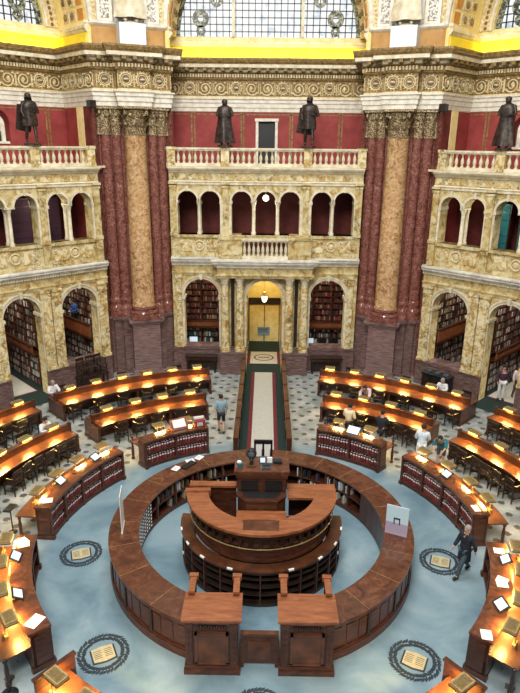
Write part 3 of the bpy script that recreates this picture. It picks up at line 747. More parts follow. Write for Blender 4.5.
# ================================================================ FIGURES
def skin_mesh(name, verts, edges, radii, mat, parent=None, sub=1):
    me = bpy.data.meshes.new(name); me.from_pydata([tuple(v) for v in verts], edges, [])
    o = bpy.data.objects.new(name, me); C.objects.link(o)
    o.modifiers.new('skin', 'SKIN').use_smooth_shade = True
    for i, r in enumerate(radii):
        sv = me.skin_vertices[0].data[i]; sv.radius = (r, r) if not isinstance(r, tuple) else r; sv.use_root = (i == 0)
    if sub: m = o.modifiers.new('sub', 'SUBSURF'); m.levels = sub; m.render_levels = sub
    dg = bpy.context.evaluated_depsgraph_get(); dg.update()
    m2 = bpy.data.meshes.new_from_object(o.evaluated_get(dg)); bpy.data.objects.remove(o); bpy.data.meshes.remove(me)
    m2.name = name; m2.materials.clear(); m2.materials.append(M[mat])
    for p in m2.polygons: p.use_smooth = True
    o = bpy.data.objects.new(name, m2); C.objects.link(o)
    if parent: o.parent = parent
    return o

def joints(pose, scale=1.0):
    """named joints, facing local +Y; pose adjusts them"""
    J = dict(pelvis=(0, 0, .94), waist=(0, 0, 1.08), chest=(0, .01, 1.30), neck=(0, .0, 1.45), head=(0, .02, 1.60),
             shL=(-.18, 0, 1.40), elL=(-.23, -.02, 1.12), haL=(-.22, .06, .88), shR=(.18, 0, 1.40), elR=(.23, -.02, 1.12), haR=(.22, .06, .88),
             hiL=(-.09, 0, .90), knL=(-.10, .02, .50), anL=(-.10, -.02, .08), toL=(-.11, .14, .035),
             hiR=(.09, 0, .90), knR=(.10, .02, .50), anR=(.10, -.02, .08), toR=(.11, .14, .035))
    if pose in ('walk', 'stroll'):
        k = 1.0 if pose == 'walk' else .4
        J.update(knL=(-.10, .20 * k, .52), anL=(-.10, .32 * k, .10), toL=(-.10, .46 * k, .06), knR=(.10, -.06 * k, .50), anR=(.10, -.36 * k, .13), toR=(.10, -.24 * k, .04),
                 haL=(-.24, -.16 * k, .90), elL=(-.24, -.12 * k, 1.13), haR=(.24, .24 * k, .92), elR=(.24, .06 * k, 1.12))
    if pose in ('sit', 'sitwrite'):
        dz = -.42
        for k2 in ('pelvis', 'waist', 'chest', 'neck', 'head', 'shL', 'elL', 'haL', 'shR', 'elR', 'haR', 'hiL', 'hiR'): x, y, z = J[k2]; J[k2] = (x, y + (.05 if z > 1.2 else 0), z + dz)
        J.update(knL=(-.12, .42, .50), anL=(-.12, .38, .09), toL=(-.12, .52, .035), knR=(.12, .42, .50), anR=(.12, .38, .09), toR=(.12, .52, .035),
                 haL=(-.10, .42, .83), elL=(-.25, .16, .76), haR=(.10, .42, .83), elR=(.25, .16, .76), head=(0, .12, 1.17), neck=(0, .06, 1.03))
    if pose == 'lean':
        J.update(waist=(0, .06, 1.06), chest=(0, .22, 1.22), neck=(0, .33, 1.31), head=(0, .44, 1.38), shL=(-.18, .27, 1.27), shR=(.18, .27, 1.27),
                 elL=(-.22, .38, 1.05), haL=(-.15, .55, .93), elR=(.22, .38, 1.05), haR=(.15, .55, .93))
    if pose == 'read':
        J.update(elL=(-.25, .05, 1.12), haL=(-.08, .30, 1.08), elR=(.25, .05, 1.12), haR=(.08, .30, 1.08), head=(0, .07, 1.58))
    return {k: Vector(v) * scale for k, v in J.items()}

RAD = dict(pelvis=(.145, .10), waist=(.125, .09), chest=(.155, .105), neck=.055, head=.09, shL=.062, shR=.062, elL=.042, elR=.042, haL=.026, haR=.026,
           hiL=.085, hiR=.085, knL=.058, knR=.058, anL=.040, anR=.040, toL=.036, toR=.036)
BONES = [('pelvis', 'waist'), ('waist', 'chest'), ('chest', 'neck'), ('neck', 'head'), ('chest', 'shL'), ('shL', 'elL'), ('elL', 'haL'), ('chest', 'shR'), ('shR', 'elR'), ('elR', 'haR'),
         ('pelvis', 'hiL'), ('hiL', 'knL'), ('knL', 'anL'), ('anL', 'toL'), ('pelvis', 'hiR'), ('hiR', 'knR'), ('knR', 'anR'), ('anR', 'toR')]
def subskin(name, J, keep, grow, mat, parent, sc, cut=None):
    names = list(J.keys()) if keep is None else keep
    vs = {n: J[n] for n in names}
    rad = {n: RAD[n] for n in names}
    cut = cut or {}
    for n, (a, t) in cut.items():      # shorten a sleeve or trouser leg: joint n moved to a + t*(n-a)
        vs[n] = J[a] + (J[n] - J[a]) * t
    idx = {n: i for i, n in enumerate(names)}
    ed = [(idx[a], idx[b]) for a, b in BONES if a in idx and b in idx]
    rr = []
    for n in names:
        r = rad[n]; g = grow
        rr.append(tuple((x + g) * sc for x in r) if isinstance(r, tuple) else (r + g) * sc)
    return skin_mesh(name, [vs[n] for n in names], ed, rr, mat, parent)
ARMS = ['shL', 'elL', 'haL', 'shR', 'elR', 'haR']
def person(label, loc, heading, pose='stand', top='c_white', legs='c_black', hair='hair_dark', skin='skin', shorts=False, short_sleeve=False, coat=False, height=1.72, cat='person', group=None, bag=None):
    root = thing('person', label, cat, loc, heading, group); sc = height / 1.72; J = joints(pose, sc)
    # body with hands of five fingers, one surface
    names = ['pelvis'] + [n for n in J if n != 'pelvis']; idx = {n: i for i, n in enumerate(names)}
    vs = [J[n] for n in names]; rr = [tuple(x * sc for x in RAD[n]) if isinstance(RAD[n], tuple) else RAD[n] * sc for n in names]
    ed = [(idx[a], idx[b]) for a, b in BONES]
    vs.append(J['head'] + Vector((0, .01, .10)) * sc); rr.append(.068 * sc); ed.append((idx['head'], len(vs) - 1))
    vs.append(J['head'] + Vector((0, .105, -.01)) * sc); rr.append(.014 * sc); ed.append((idx['head'], len(vs) - 1))
    for s_ in ('L', 'R'):
        d = (J['ha' + s_] - J['el' + s_]).normalized(); side = d.cross(Vector((0, 1, .3))).normalized(); sgn = -1 if s_ == 'L' else 1
        palm = J['ha' + s_] + d * .06 * sc; vs.append(palm); rr.append(.024 * sc); pi_ = len(vs) - 1; ed.append((idx['ha' + s_], pi_))
        fwd = side.cross(d).normalized()
        for k, ln in enumerate((.075, .085, .08, .065)):
            q = palm + fwd * (.024 - .016 * k) * sc + d * ln * .55 * sc; q2 = q + d * ln * .45 * sc - side * sgn * .02 * sc
            vs.append(q); rr.append(.009 * sc); ed.append((pi_, len(vs) - 1)); vs.append(q2); rr.append(.007 * sc); ed.append((len(vs) - 2, len(vs) - 1))
        q = J['ha' + s_] + d * .03 * sc + fwd * .045 * sc; vs.append(q); rr.append(.010 * sc); ed.append((idx['ha' + s_], len(vs) - 1))
    skin_mesh('body', vs, ed, rr, skin, root)
    subskin('shirt', J, ['pelvis', 'waist', 'chest', 'neck'] + ARMS, .030, top, root, sc, {'haL': ('elL', .12), 'haR': ('elR', .12), 'neck': ('chest', .75)} if short_sleeve else {'haL': ('elL', .92), 'haR': ('elR', .92), 'neck': ('chest', .75)})
    subskin('shorts' if shorts else 'trousers', J, ['pelvis', 'hiL', 'knL', 'anL', 'hiR', 'knR', 'anR'] if not shorts else ['pelvis', 'hiL', 'knL', 'hiR', 'knR'], .014, legs, root, sc)
    h = J['head']; b = MB(); n_ = 12
    b.ball((h.x, h.y - .022 * sc, h.z + .045 * sc), .098 * sc, .105 * sc, .098 * sc, n_, 8); b.build('hair', hair, root, smooth=True)
    for s_ in (-1, 1):
        MB().ball((h.x + s_ * .034 * sc, h.y + .083 * sc, h.z + .018 * sc), .010 * sc).build('eye', 'black', root)
        MB().ball((h.x + s_ * .092 * sc, h.y, h.z), .014 * sc, .022 * sc, .03 * sc).build('ear', skin, root)
        a = J['anL' if s_ < 0 else 'anR']; t = J['toL' if s_ < 0 else 'toR']
        b = MB(); m = (a + t) / 2; b.tube([a + Vector((0, -.05, -.03)) * sc, m + Vector((0, 0, .0)), t], [.048 * sc, .05 * sc, .038 * sc], 8); b.build('shoe', 'black', root, smooth=True)
    MB().tube([(h.x - .025 * sc, h.y + .09 * sc, h.z - .045 * sc), (h.x + .025 * sc, h.y + .09 * sc, h.z - .045 * sc)], .006 * sc, 5).build('mouth', 'c_plum', root)
    if coat:
        p = J['pelvis']; c = J['chest']; b = MB()
        b.lathe([(.21, .58), (.20, .8), (.175, 1.0), (.17, 1.1)], (0, 0, 0), 16)
        b.v = [(x * sc, y * .82 * sc + p.y, z * sc) for x, y, z in b.v]
        b.build('coat_skirt', top, root, smooth=True)
    if bag:
        b = MB(); b.ball((J['haR'].x, J['haR'].y, J['haR'].z - .05), .16, .08, .14); b.build('hand_bag', bag, root)
    return root

def statue(label, loc, heading, height, mat, kind='robe', group=None, cat='statue', name='bronze_statue'):
    root = thing(name, label, cat, loc, heading, group); sc = height / 1.72; root.scale = (1.25, 1.15, 1)
    MB().lathe([(.30, 0), (.30, .05 * 1), (.26, .10)], (0, 0, 0), 10).build('base', mat, root)
    J = joints('read' if kind == 'robe' else 'stroll', sc)
    for k in J: J[k].z += .08
    if kind == 'cloak':
        J['haL'] = Vector((-.05, .20, 1.18)) * sc; J['elL'] = Vector((-.27, .02, 1.12)) * sc; J['haR'] = Vector((.20, .10, .95)) * sc
    names = ['pelvis'] + [n for n in J if n != 'pelvis']; idx = {n: i for i, n in enumerate(names)}
    rr = [tuple(x * 1.1 * sc for x in RAD[n]) if isinstance(RAD[n], tuple) else RAD[n] * 1.12 * sc for n in names]
    vs = [J[n] for n in names] + [J['head'] + Vector((0, .01, .10)) * sc]; rr.append(.07 * sc)
    skin_mesh('figure', vs, [(idx[a], idx[b]) for a, b in BONES] + [(idx['head'], len(vs) - 1)], rr, mat, root)
    # drapery with pleats
    n = 28; prof = [(.30, .10), (.27, .5), (.22, .9), (.21, 1.1), (.24, 1.32), (.17, 1.46), (.08, 1.52)] if kind == 'robe' else [(.21, .62), (.22, .8), (.20, 1.0), (.22, 1.25), (.23, 1.36), (.15, 1.46), (.08, 1.5)]
    b = MB(); V = []
    for r, z in prof:
        for i in range(n):
            a = 2 * pi * i / n; q = r * (1 + .12 * sin(5 * a + z * 2) * (1.6 - z)); V.append((q * cos(a) * sc, (q * .78 * sin(a)) * sc, z * sc + .06))
    b.add(V, [(j * n + i, j * n + (i + 1) % n, (j + 1) * n + (i + 1) % n, (j + 1) * n + i) for j in range(len(prof) - 1) for i in range(n)])
    b.build('robe' if kind == 'robe' else 'coat', mat, root, smooth=True)
    if kind == 'cloak':
        b = MB(); b.add([(x * sc, y * sc, z * sc) for x, y, z in [(-.26, -.14, 1.42), (.26, -.14, 1.42), (.38, -.20, .55), (-.10, -.26, .45), (-.24, -.17, 1.42), (.28, -.17, 1.42), (.36, -.25, .55), (-.10, -.30, .45)]],
              [(0, 1, 2, 3), (7, 6, 5, 4), (0, 4, 5, 1), (1, 5, 6, 2), (2, 6, 7, 3), (3, 7, 4, 0)]); b.build('cloak', mat, root)
    h = J['head']; MB().ball((h.x, h.y - .02, h.z + .06 * sc), .095 * sc, .10 * sc, .085 * sc, 10, 6).build('hair', mat, root, smooth=True)
    return root
G4 = 'bronze statues on the gallery balustrades'
zs = 10.50 + .86 + .03
def toward(side): return SIDES[side] + pi
def sblock(side, s): return
statue('dark bronze robed statue on the middle balustrade, left of the open doorway', fpt('center', -2.0, A0 + .10, zs), toward('center'), 2.06, 'bronze', 'robe', G4)
statue('dark bronze statue in knee-length coat and cloak, on the middle balustrade right of the doorway', fpt('center', 2.02, A0 + .10, zs), toward('center'), 2.2, 'bronze', 'cloak', G4)
statue('dark bronze statue of a slim figure on the left gallery balustrade', fpt('left', 1.36, A0 + .10, zs), toward('left'), 1.98, 'bronze', 'cloak', G4)
statue('dark bronze statue in a heavy draped robe on the right gallery balustrade', fpt('right', -1.3, A0 + .10, zs), toward('right'), 2.05, 'bronze', 'robe', G4)
# marble figures on white blocks over the piers
for sg, nm in ((-1, 'left'), (1, 'right')):
    x, y = ppt(sg, 0, 16.05)
    b = MB(); b.box(-.58, .58, -.5, .5, 0, .95); b.box(-.62, .62, -.54, .54, 0, .06); o = b.build('statue_block', 'bluewhite', None, loc=(x, y, 15.58), rotz=-sg * pi / 8)
    tag(o, 'plain white block carrying the marble figure over the %s pier' % nm, 'plinth', (x, y, 0) and 'white statue blocks on the piers')
    statue('pale marble robed figure on the white block over the %s pier, cut by the frame' % nm, (x, y, 16.53), -sg * pi / 8 + pi, 3.0, 'cream', 'robe', 'marble figures over the piers', 'statue', 'marble_statue')
# small black loudspeakers on the fascia next to the piers
for sd, s_, wh in (('left', 4.44, 'left of the left pier'), ('right', -4.44, 'right of the right pier')):
    p = fpt(sd, s_, 15.75, 13.02)
    b = MB(); b.box(-.16, .16, -.16, .16, 0, .34)
    r = thing('loudspeaker', 'small black box loudspeaker on the white fascia %s' % wh, 'speaker', p, SIDES[sd], 'black loudspeakers')
    b.build('cabinet', 'black', r, bevel=.01); MB().box(-.13, .13, -.175, -.16, .03, .31).build('grille', 'blackwood', r)
    MB().box(-.03, .03, -.0, .03, -.05, .0).build('bracket', 'black', r)

# ================================================================ ALCOVES AND CORRIDORS BEHIND THE ARCADES
PAL = [(.10, .02, .018), (.16, .03, .025), (.05, .03, .02), (.018, .018, .022), (.35, .30, .22), (.60, .58, .54), (.03, .06, .05), (.12, .07, .03), (.04, .05, .09), (.22, .17, .10)]
PALW = [(.55, .55, .52), (.40, .38, .34), (.70, .70, .66), (.10, .03, .025), (.05, .05, .05), (.20, .16, .12), (.30, .12, .08)]
rnd = random.Random(11)
def book_rows(b, x0, x1, y, z0, z1, pitch, pal, depth=.2, bay=1.1, axis='x', sgn=-1):
    """rows of books on shelves; face toward sgn along the other axis"""
    z = z0
    while z + pitch < z1 + .01:
        x = x0 + .05
        while x < x1 - .05:
            if (x - x0) % bay < .08: x += .10; continue
            t = rnd.uniform(.05, .10); h = pitch * rnd.uniform(.62, .84)
            if rnd.random() > .06:
                b.col = rnd.choice(pal); a, c = sorted((y, y - sgn * depth))
                if axis == 'x': b.box(x, x + t * .94, a, c, z + .03, z + h)
                else: b.box(a, c, x, x + t * .94, z + .03, z + h)
            x += t
        z += pitch
def case_frame(b, x0, x1, y, z0, z1, pitch, depth=.3, bay=1.1, axis='x', sgn=-1):
    def bx(a0, a1, d0, d1, q0, q1):
        d0, d1 = sorted((d0, d1))
        if axis == 'x': b.box(a0, a1, d0, d1, q0, q1)
        else: b.box(d0, d1, a0, a1, q0, q1)
    bx(x0, x1, y - sgn * depth, y - sgn * (depth + .05), z0, z1)
    z = z0
    while z < z1 + .01: bx(x0, x1, y + sgn * .02, y - sgn * depth, z - .02, z + .02); z += pitch
    x = x0
    while x < x1 + .01: bx(x - .03, x + .03, y + sgn * .03, y - sgn * depth, z0, z1); x += bay
def bookcase(side, x0, x1, y, z0, z1, label, pal=PAL, pitch=.38, axis='x', sgn=-1, bays=1.1):
    r = thing('tall_bookcase', label, 'bookcase', (0, 0, 0), SIDES[side], 'tall bookcases in the alcoves')
    b = MB(); case_frame(b, x0, x1, y, z0, z1, pitch, axis=axis, sgn=sgn, bay=bays); b.build('shelving', 'wood', r)
    b = MB(); book_rows(b, x0, x1, y, z0, z1, pitch, pal, axis=axis, sgn=sgn, bay=bays); o = b.build('books', 'books', r); o['kind'] = 'stuff'; r['kind'] = 'thing'
    return r
def gal_rail(side, x0, x1, y, z0, z1, label, axis='x', deep=.8, sgn=-1):
    """narrow reading balcony: slab, panelled wooden front, top rail"""
    r = thing('alcove_balcony', label, 'balcony', (0, 0, 0), SIDES[side], 'wooden balconies in the alcoves')
    def bx(b, a0, a1, d0, d1, q0, q1):
        d0, d1 = sorted((d0, d1)); b.box(a0, a1, d0, d1, q0, q1) if axis == 'x' else b.box(d0, d1, a0, a1, q0, q1)
    b = MB(); bx(b, x0, x1, y, y - sgn * deep, z0 - .10, z0 + .02); b.build('slab', 'wood', r)
    b = MB(); bx(b, x0, x1, y, y - sgn * .05, z0, z1)
    k = int((x1 - x0) / .5)
    for i in range(k): bx(b, x0 + (i + .12) * (x1 - x0) / k, x0 + (i + .88) * (x1 - x0) / k, y, y + sgn * .025, z0 + .1, z1 - .1)
    b.build('panelled_front', 'woodlight', r)
    b = MB(); bx(b, x0, x1, y + sgn * .05, y - sgn * .1, z1, z1 + .07); b.build('top_rail', 'wood', r)
    return r
for side in ('left', 'right'):
    rot = SIDES[side]; m = 1 if side == 'left' else -1; wh = side + ' wall'
    # alcove shell
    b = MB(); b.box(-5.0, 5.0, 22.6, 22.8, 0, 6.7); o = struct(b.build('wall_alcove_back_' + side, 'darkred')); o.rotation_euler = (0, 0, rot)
    b = MB(); b.box(-5.0, 5.0, A0 + .62, 22.8, 5.75, 5.95); o = struct(b.build('ceiling_alcove_' + side, 'cream')); o.rotation_euler = (0, 0, rot)
    for s_ in (-1, 1):
        b = MB(); b.box(s_ * 1.42 - .12, s_ * 1.42 + .12, 16.6, 22.6, 0, 5.75); o = struct(b.build('wall_alcove_partition_' + side, 'wood')); o.rotation_euler = (0, 0, rot)
        b = MB(); x = s_ * 4.85; b.box(x - .1, x + .1, A0 + .62, 22.6, 0, 5.75); o = struct(b.build('wall_alcove_side_' + side, 'wood')); o.rotation_euler = (0, 0, rot)
    sh = m   # the alcove next to the pier is on side m
    # bay beside the pier
    x0, x1 = sorted((m * 1.55, m * 4.7))
    bookcase(side, x0, x1, 22.1, 0, 1.9, 'low half of the end wall in the pier-side alcove of the ' + wh, PAL, sgn=-1)
    bookcase(side, x0, x1, 22.1, 2.1, 5.5, 'upper half of the end wall in the pier-side alcove of the ' + wh, PAL, sgn=-1)
    bookcase(side, 16.4, 22.0, m * 4.4, 0, 1.9, 'lower shelves along the pier side of the alcove in the ' + wh, PALW, axis='y', sgn=-m, bays=1.3)
    bookcase(side, 16.4, 22.0, m * 4.4, 2.0, 5.4, 'upper shelves along the pier side of the alcove in the ' + wh, PAL, axis='y', sgn=-m, bays=1.3)
    gal_rail(side, 16.3, 22.0, m * 3.75, 2.02, 2.66, 'brown panelled balcony inside the pier-side alcove of the ' + wh, axis='y', sgn=-m, deep=.7)
    gal_rail(side, x0, x1, 21.3, 2.02, 2.66, 'brown balcony across the end of the pier-side alcove of the ' + wh, sgn=-1)
    # middle bay, entered through the open arch
    bookcase(side, -1.25, 1.25, 22.1, 0, 1.75, 'low shelves at the end of the open middle bay of the ' + wh, PALW, sgn=-1)
    bookcase(side, -1.25, 1.25, 22.1, 2.1, 5.5, 'upper shelves at the end of the open middle bay of the ' + wh, PAL, sgn=-1)
    bookcase(side, 16.7, 22.0, m * 1.10, 0, 1.7, 'low shelves on the pier side of the open middle bay of the ' + wh, PALW, axis='y', sgn=-m)
    bookcase(side, 16.7, 22.0, m * 1.10, 2.0, 5.4, 'upper shelves on the pier side of the open middle bay of the ' + wh, PAL, axis='y', sgn=-m)
    gal_rail(side, 16.7, 22.0, m * .82, 1.75, 2.1, 'brown balcony inside the open middle bay of the ' + wh, axis='y', sgn=-m, deep=.5)
    # corridor behind the upper arcade
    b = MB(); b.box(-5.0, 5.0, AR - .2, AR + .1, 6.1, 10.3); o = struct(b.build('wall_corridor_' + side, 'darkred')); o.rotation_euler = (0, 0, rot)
    b = MB(); b.box(-5.0, 5.0, A0 + .62, AR, 10.15, 10.3); o = struct(b.build('ceiling_corridor_' + side, 'darkred')); o.rotation_euler = (0, 0, rot)
    for s0 in ((.55, 2.0) if side == 'left' else (-2.45, -.95, .4)):
        r = thing('corridor_cabinet', ('purple red panelled cabinet' if side == 'left' else 'green panelled cabinet') + ' behind the upper arches of the ' + wh, 'cabinet', fpt(side, s0 + .6, 17.2, 6.15), rot, 'cabinets of the %s upper corridor' % side)
        MB().box(-.55, .55, 0, .4, 0, 2.9).build('carcass', 'wood', r)
        mt = 'c_plum' if side == 'left' else 'c_teal'
        for q in range(8): MB().box(-.5, .5, -.03, 0, .06 + q * .355, .385 + q * .355).build('panel', mt, r)
    area('alcove_lamp_' + side, fpt(side, m * 3.0, 18.8, 5.6), 2.2, 120, (1, .90, .72), size_y=4)  # added area light that brightens the dim pier-side alcove
    bpy.data.objects['alcove_lamp_' + side].rotation_euler = (0, 0, rot)
    l = area('bay_fill_' + side, fpt(side, 0, 19.0, 5.6), 1.6, 120, (1, .92, .78), size_y=4); l.rotation_euler = (0, 0, rot)  # added area light that brightens the open middle bay
# middle side
struct(MB().box(-5.0, 5.0, 22.6, 22.8, 0, 6.7).build('wall_alcove_back_center', 'darkred'))
b = MB(); b.box(-5.0, -1.15, A0 + .62, 22.8, 5.75, 5.95); b.box(1.15, 5.0, A0 + .62, 22.8, 5.75, 5.95); struct(b.build('ceiling_alcove_center', 'cream'))
struct(MB().box(-5.0, 5.0, AR - .2, AR + .1, 6.1, 10.3).build('wall_corridor_center', 'darkred'))
struct(MB().box(-5.0, 5.0, A0 + .62, AR, 10.15, 10.3).build('ceiling_corridor_center', 'darkred'))
for s_, sd in ((-1, 'left'), (1, 'right')):
    struct(MB().box(s_ * 5.0 - .1, s_ * 5.0 + .1, A0 + .62, 22.6, 0, 5.75).build('wall_alcove_side_center', 'wood'))
    x0, x1 = sorted((s_ * 1.7, s_ * 4.8))
    bookcase('center', x0, x1, 19.0, 1.75, 5.6, 'dark upper bookcase seen through the %s arch of the middle wall' % sd, [(.10, .02, .018), (.16, .03, .025), (.05, .03, .02), (.02, .018, .022), (.20, .05, .04), (.3, .2, .12)], pitch=.36)
    bookcase('center', x0, x1, 18.9, 0, 1.45, 'low bookcase seen through the %s arch of the middle wall' % sd, PALW + [(.02, .12, .12)] * 2, pitch=.36)
    gal_rail('center', x0, x1, 18.5, 1.45, 1.75, 'brown balcony ledge seen through the %s arch of the middle wall' % sd, deep=.5)
    area('alcove_lamp_center_' + sd, (s_ * 3.2, 17.4, 5.6), 2, 80, (1, .88, .68))  # added light to lift the dim shelves behind this arch
    r = thing('reading_table', 'dark table with papers and monitors in the %s arch of the middle wall' % sd, 'table', (s_ * 3.27, 17.2, 0))
    MB().box(-1.1, 1.1, -.35, .35, .72, .78).build('tabletop', 'blackwood', r)
    for a in (-1, 1):
        for c in (-1, 1): MB().box(a * 1.02 - .04, a * 1.02 + .04, c * .28 - .04, c * .28 + .04, 0, .72).build('leg', 'blackwood', r)
    for q, xx in enumerate((-.7, 0, .65)):
        if sd == 'left' and q == 1: continue
        p = thing('monitor', 'black monitor, %s on the table inside the %s arch of the middle wall' % (('leftmost', 'central', 'rightmost')[q], sd), 'monitor', (s_ * 3.27 + xx, 17.25, .78), 0, 'monitors inside the middle wall arches')
        MB().box(-.24, .24, -.02, .02, .12, .46).build('screen_case', 'black', p); MB().box(-.22, .22, -.025, -.02, .14, .44).build('screen', 'screen' if (q == 0) else 'glass', p)
        MB().box(-.1, .1, -.08, .08, 0, .02).build('foot', 'black', p); MB().box(-.02, .02, 0, .03, .0, .2).build('neck', 'black', p)
# entrance corridor
b = MB()
for s_ in (-1, 1): b.box(*sorted((s_ * 1.0, s_ * 1.2)), A0 + .62, 20.6, 0, 3.9)
W = struct(b.build('wall_entrance_sides', 'ymarble'))
struct(MB().varc(0, 3.9, 1.0, 1.2, A0 + .62, 20.6, n=18).build('ceiling_entrance_vault', 'ypale'))
W = struct(MB().box(-1.2, 1.2, 20.4, 20.6, 0, 5.4).build('wall_entrance_end', 'ypale'))
b = MB(); b.box(-.95, .95, 20.3, 20.4, 2.35, 2.75); b.build('dark_lintel', 'blackwood', W)
D = struct(MB().box(-.94, .94, 20.32, 20.40, 0, 2.35).build('door_2', 'ypale'))
b = MB()
for x in (-.94, 0, .9): b.box(x - .02, x + .04, 20.29, 20.32, 0, 2.35)
b.box(-.94, .94, 20.29, 20.32, 2.3, 2.35); b.build('door_frame', 'gold', D)
b = MB(); b.box(-.40, .34, 20.2, 20.22, .45, .95); b.box(-.06, -.02, 20.2, 20.24, .0, .55)
r = thing('notice_board', 'small grey notice board standing before the yellow entrance doors', 'sign', (0, 0, 0)); b.build('board', 'c_tealgrey', r)
b = MB()
for q in range(4): b.box(-.36, .24, 20.19, 20.2, .62 + q * .08, .65 + q * .08)
b.build('lettering', 'black', r)
for q in range(7):
    a = pi * (q + .5) / 7; 
b = MB(); b.varc(0, 3.9, .55, .95, 20.28, 20.4, n=14); b.build('painted_tympanum', 'relief', W)
area('entrance_glow', (0, 18.6, 4.6), 1.2, 60, (1, .80, .36), size_y=3.0)
# lantern
r = thing('hanging_lantern', 'lit white lantern hanging inside the entrance arch', 'lantern', (0, 17.4, 3.25))
b = MB(); b.lathe([(.07, .0), (.14, .12), (.14, .34), (.07, .46)], (0, 0, 0), 8); b.build('lantern_glass', 'globe', r)
b = MB(); b.lathe([(.21, .36), (.1, .55), (.02, .6)], (0, 0, 0), 8); b.tube([(0, 0, .58), (0, 0, 1.62)], .012, 5); b.build('cap_and_chain', 'brass', r)
for side, s0, wh in (('center', 0, 'in the middle upper arch over the entrance'), ('left', 2.0, 'in the upper arcade of the left wall'), ('right', -1.95, 'in the upper arcade of the right wall')):
    p = fpt(side, s0, A0 + .95 if side != 'center' else A0 + .3, 9.0)
    r = thing('globe_lamp', 'round lit globe lamp hanging ' + wh, 'lamp', p, 0, 'globe lamps of the upper arcade')
    MB().ball((0, 0, 0), .15, n=16, m=10).build('globe', 'globe', r, smooth=True); MB().tube([(0, 0, .14), (0, 0, 1.15 if side != 'center' else .36)], .015, 5).build('stem', 'brass', r)
    l = bpy.data.lights.new('globe_light', 'POINT'); l.energy = 25; l.color = (1, .9, .7); l.shadow_soft_size = .16
    lo = bpy.data.objects.new('globe_light', l); lo.location = (0, 0, -.25); lo.parent = r; C.objects.link(lo)
# people glimpsed in the left alcove and at the right doorway
person('person in a blue top standing on the balcony of the left alcove', fpt('left', 4.0, 18.2, 2.04), SIDES['left'] + pi / 2, 'read', 'c_blue', 'c_black', height=1.65)

# ================================================================ FURNITURE OF THE READING ROOM
LT = bpy.data.lights.new('desk_lamp_light', 'AREA'); LT.shape = 'RECTANGLE'; LT.size = .40; LT.size_y = .12; LT.energy = 44; LT.color = (1.0, .60, .15)
# ---- desk lamp with a box shade
LAMP = thing('desk_lamp', 'tan box-shaded reading lamp', 'lamp'); LAMP_USED = False
b = MB(); b.prism([(-.23, -.15), (.23, -.15), (.23, .15), (-.23, .15)], .165, .175)
b.add([(-.23, -.15, .10), (.23, -.15, .10), (.23, .15, .10), (-.23, .15, .10), (-.19, -.11, .175), (.19, -.11, .175), (.19, .11, .175), (-.19, .11, .175)], [(0, 1, 5, 4), (1, 2, 6, 5), (2, 3, 7, 6), (3, 0, 4, 7), (4, 5, 6, 7)])
b.build('lamp_shade', 'shade', LAMP)
b = MB()
for x0, x1, y0, y1 in ((-.24, .24, -.16, -.145), (-.24, .24, .145, .16), (-.24, -.225, -.16, .16), (.225, .24, -.16, .16)): b.box(x0, x1, y0, y1, .085, .105)
b.build('shade_rim', 'blackwood', LAMP)
b = MB(); b.tube([(0, .0, 0), (0, .0, .10)], .02, 8); b.box(-.10, .10, -.04, .04, -.0, .02); b.build('stem', 'brass', LAMP)
MB().tube([(-.17, -.05, .105), (.17, -.05, .105)], .018, 8).build('lamp_tube', 'bulb', LAMP)
lo = bpy.data.objects.new('lamp_light', LT); lo.parent = LAMP; lo.location = (0, -.12, .10); lo.rotation_euler = (radians(-40), 0, 0); C.objects.link(lo)
def lamp(r, deg, z, label, group):
    global LAMP_USED
    if not LAMP_USED:
        LAMP_USED = True; o = LAMP; o.location = pol(r, deg, z); o.rotation_euler = (0, 0, face(deg)); o['label'] = label; o['group'] = group; return o
    return dup(LAMP, pol(r, deg, z), face(deg), label, group)

# ---- chair
CH = thing('reading_chair', 'dark wooden reading chair', 'chair')
MB().box(-.23, .23, -.21, .23, .43, .47).build('seat', 'blackwood', CH, bevel=.012)
b = MB()
for s_ in (-1, 1): b.box(s_ * .19 - .022, s_ * .19 + .022, -.235, -.195, .46, .86)
b.box(-.22, .22, -.245, -.20, .78, .90); b.box(-.19, .19, -.235, -.21, .58, .62)
for x in (-.11, -.04, .04, .11): b.box(x - .014, x + .014, -.232, -.212, .60, .80)
b.build('backrest', 'blackwood', CH)
for x in (-.20, .20):
    for y in (-.19, .20):
        b = MB(); b.add([(x + a * q, y + c * q + (0 if t else (-.02 if y < 0 else .02)), z) for t, (z, q) in enumerate(((0, .016), (.43, .022))) for a, c in ((-1, -1), (1, -1), (1, 1), (-1, 1))],
                        [(0, 3, 2, 1), (4, 5, 6, 7)] + [(i, (i + 1) % 4, 4 + (i + 1) % 4, 4 + i) for i in range(4)]); b.build('leg', 'blackwood', CH)
for s_ in (-1, 1):
    MB().box(s_ * .20 - .012, s_ * .20 + .012, -.19, .20, .16, .19).build('stretcher', 'blackwood', CH)
    b = MB(); b.box(s_ * .235 - .02, s_ * .235 + .02, -.21, .12, .66, .69); b.box(s_ * .235 - .015, s_ * .235 + .015, .08, .11, .46, .67); b.build('armrest', 'blackwood', CH)
CH_USED = False
def chair(r, deg, label, group, inward=True, jit=5):
    """a chair on the hall side (inward) or the wall side of a desk, facing it"""
    global CH_USED
    rz = face(deg) + (0 if inward else pi) + radians(rnd.uniform(-jit, jit))
    if not CH_USED:
        CH_USED = True; CH.location = pol(r, deg); CH.rotation_euler = (0, 0, rz); CH['label'] = label; CH['group'] = group; return CH
    return dup(CH, pol(r, deg), rz, label, group)

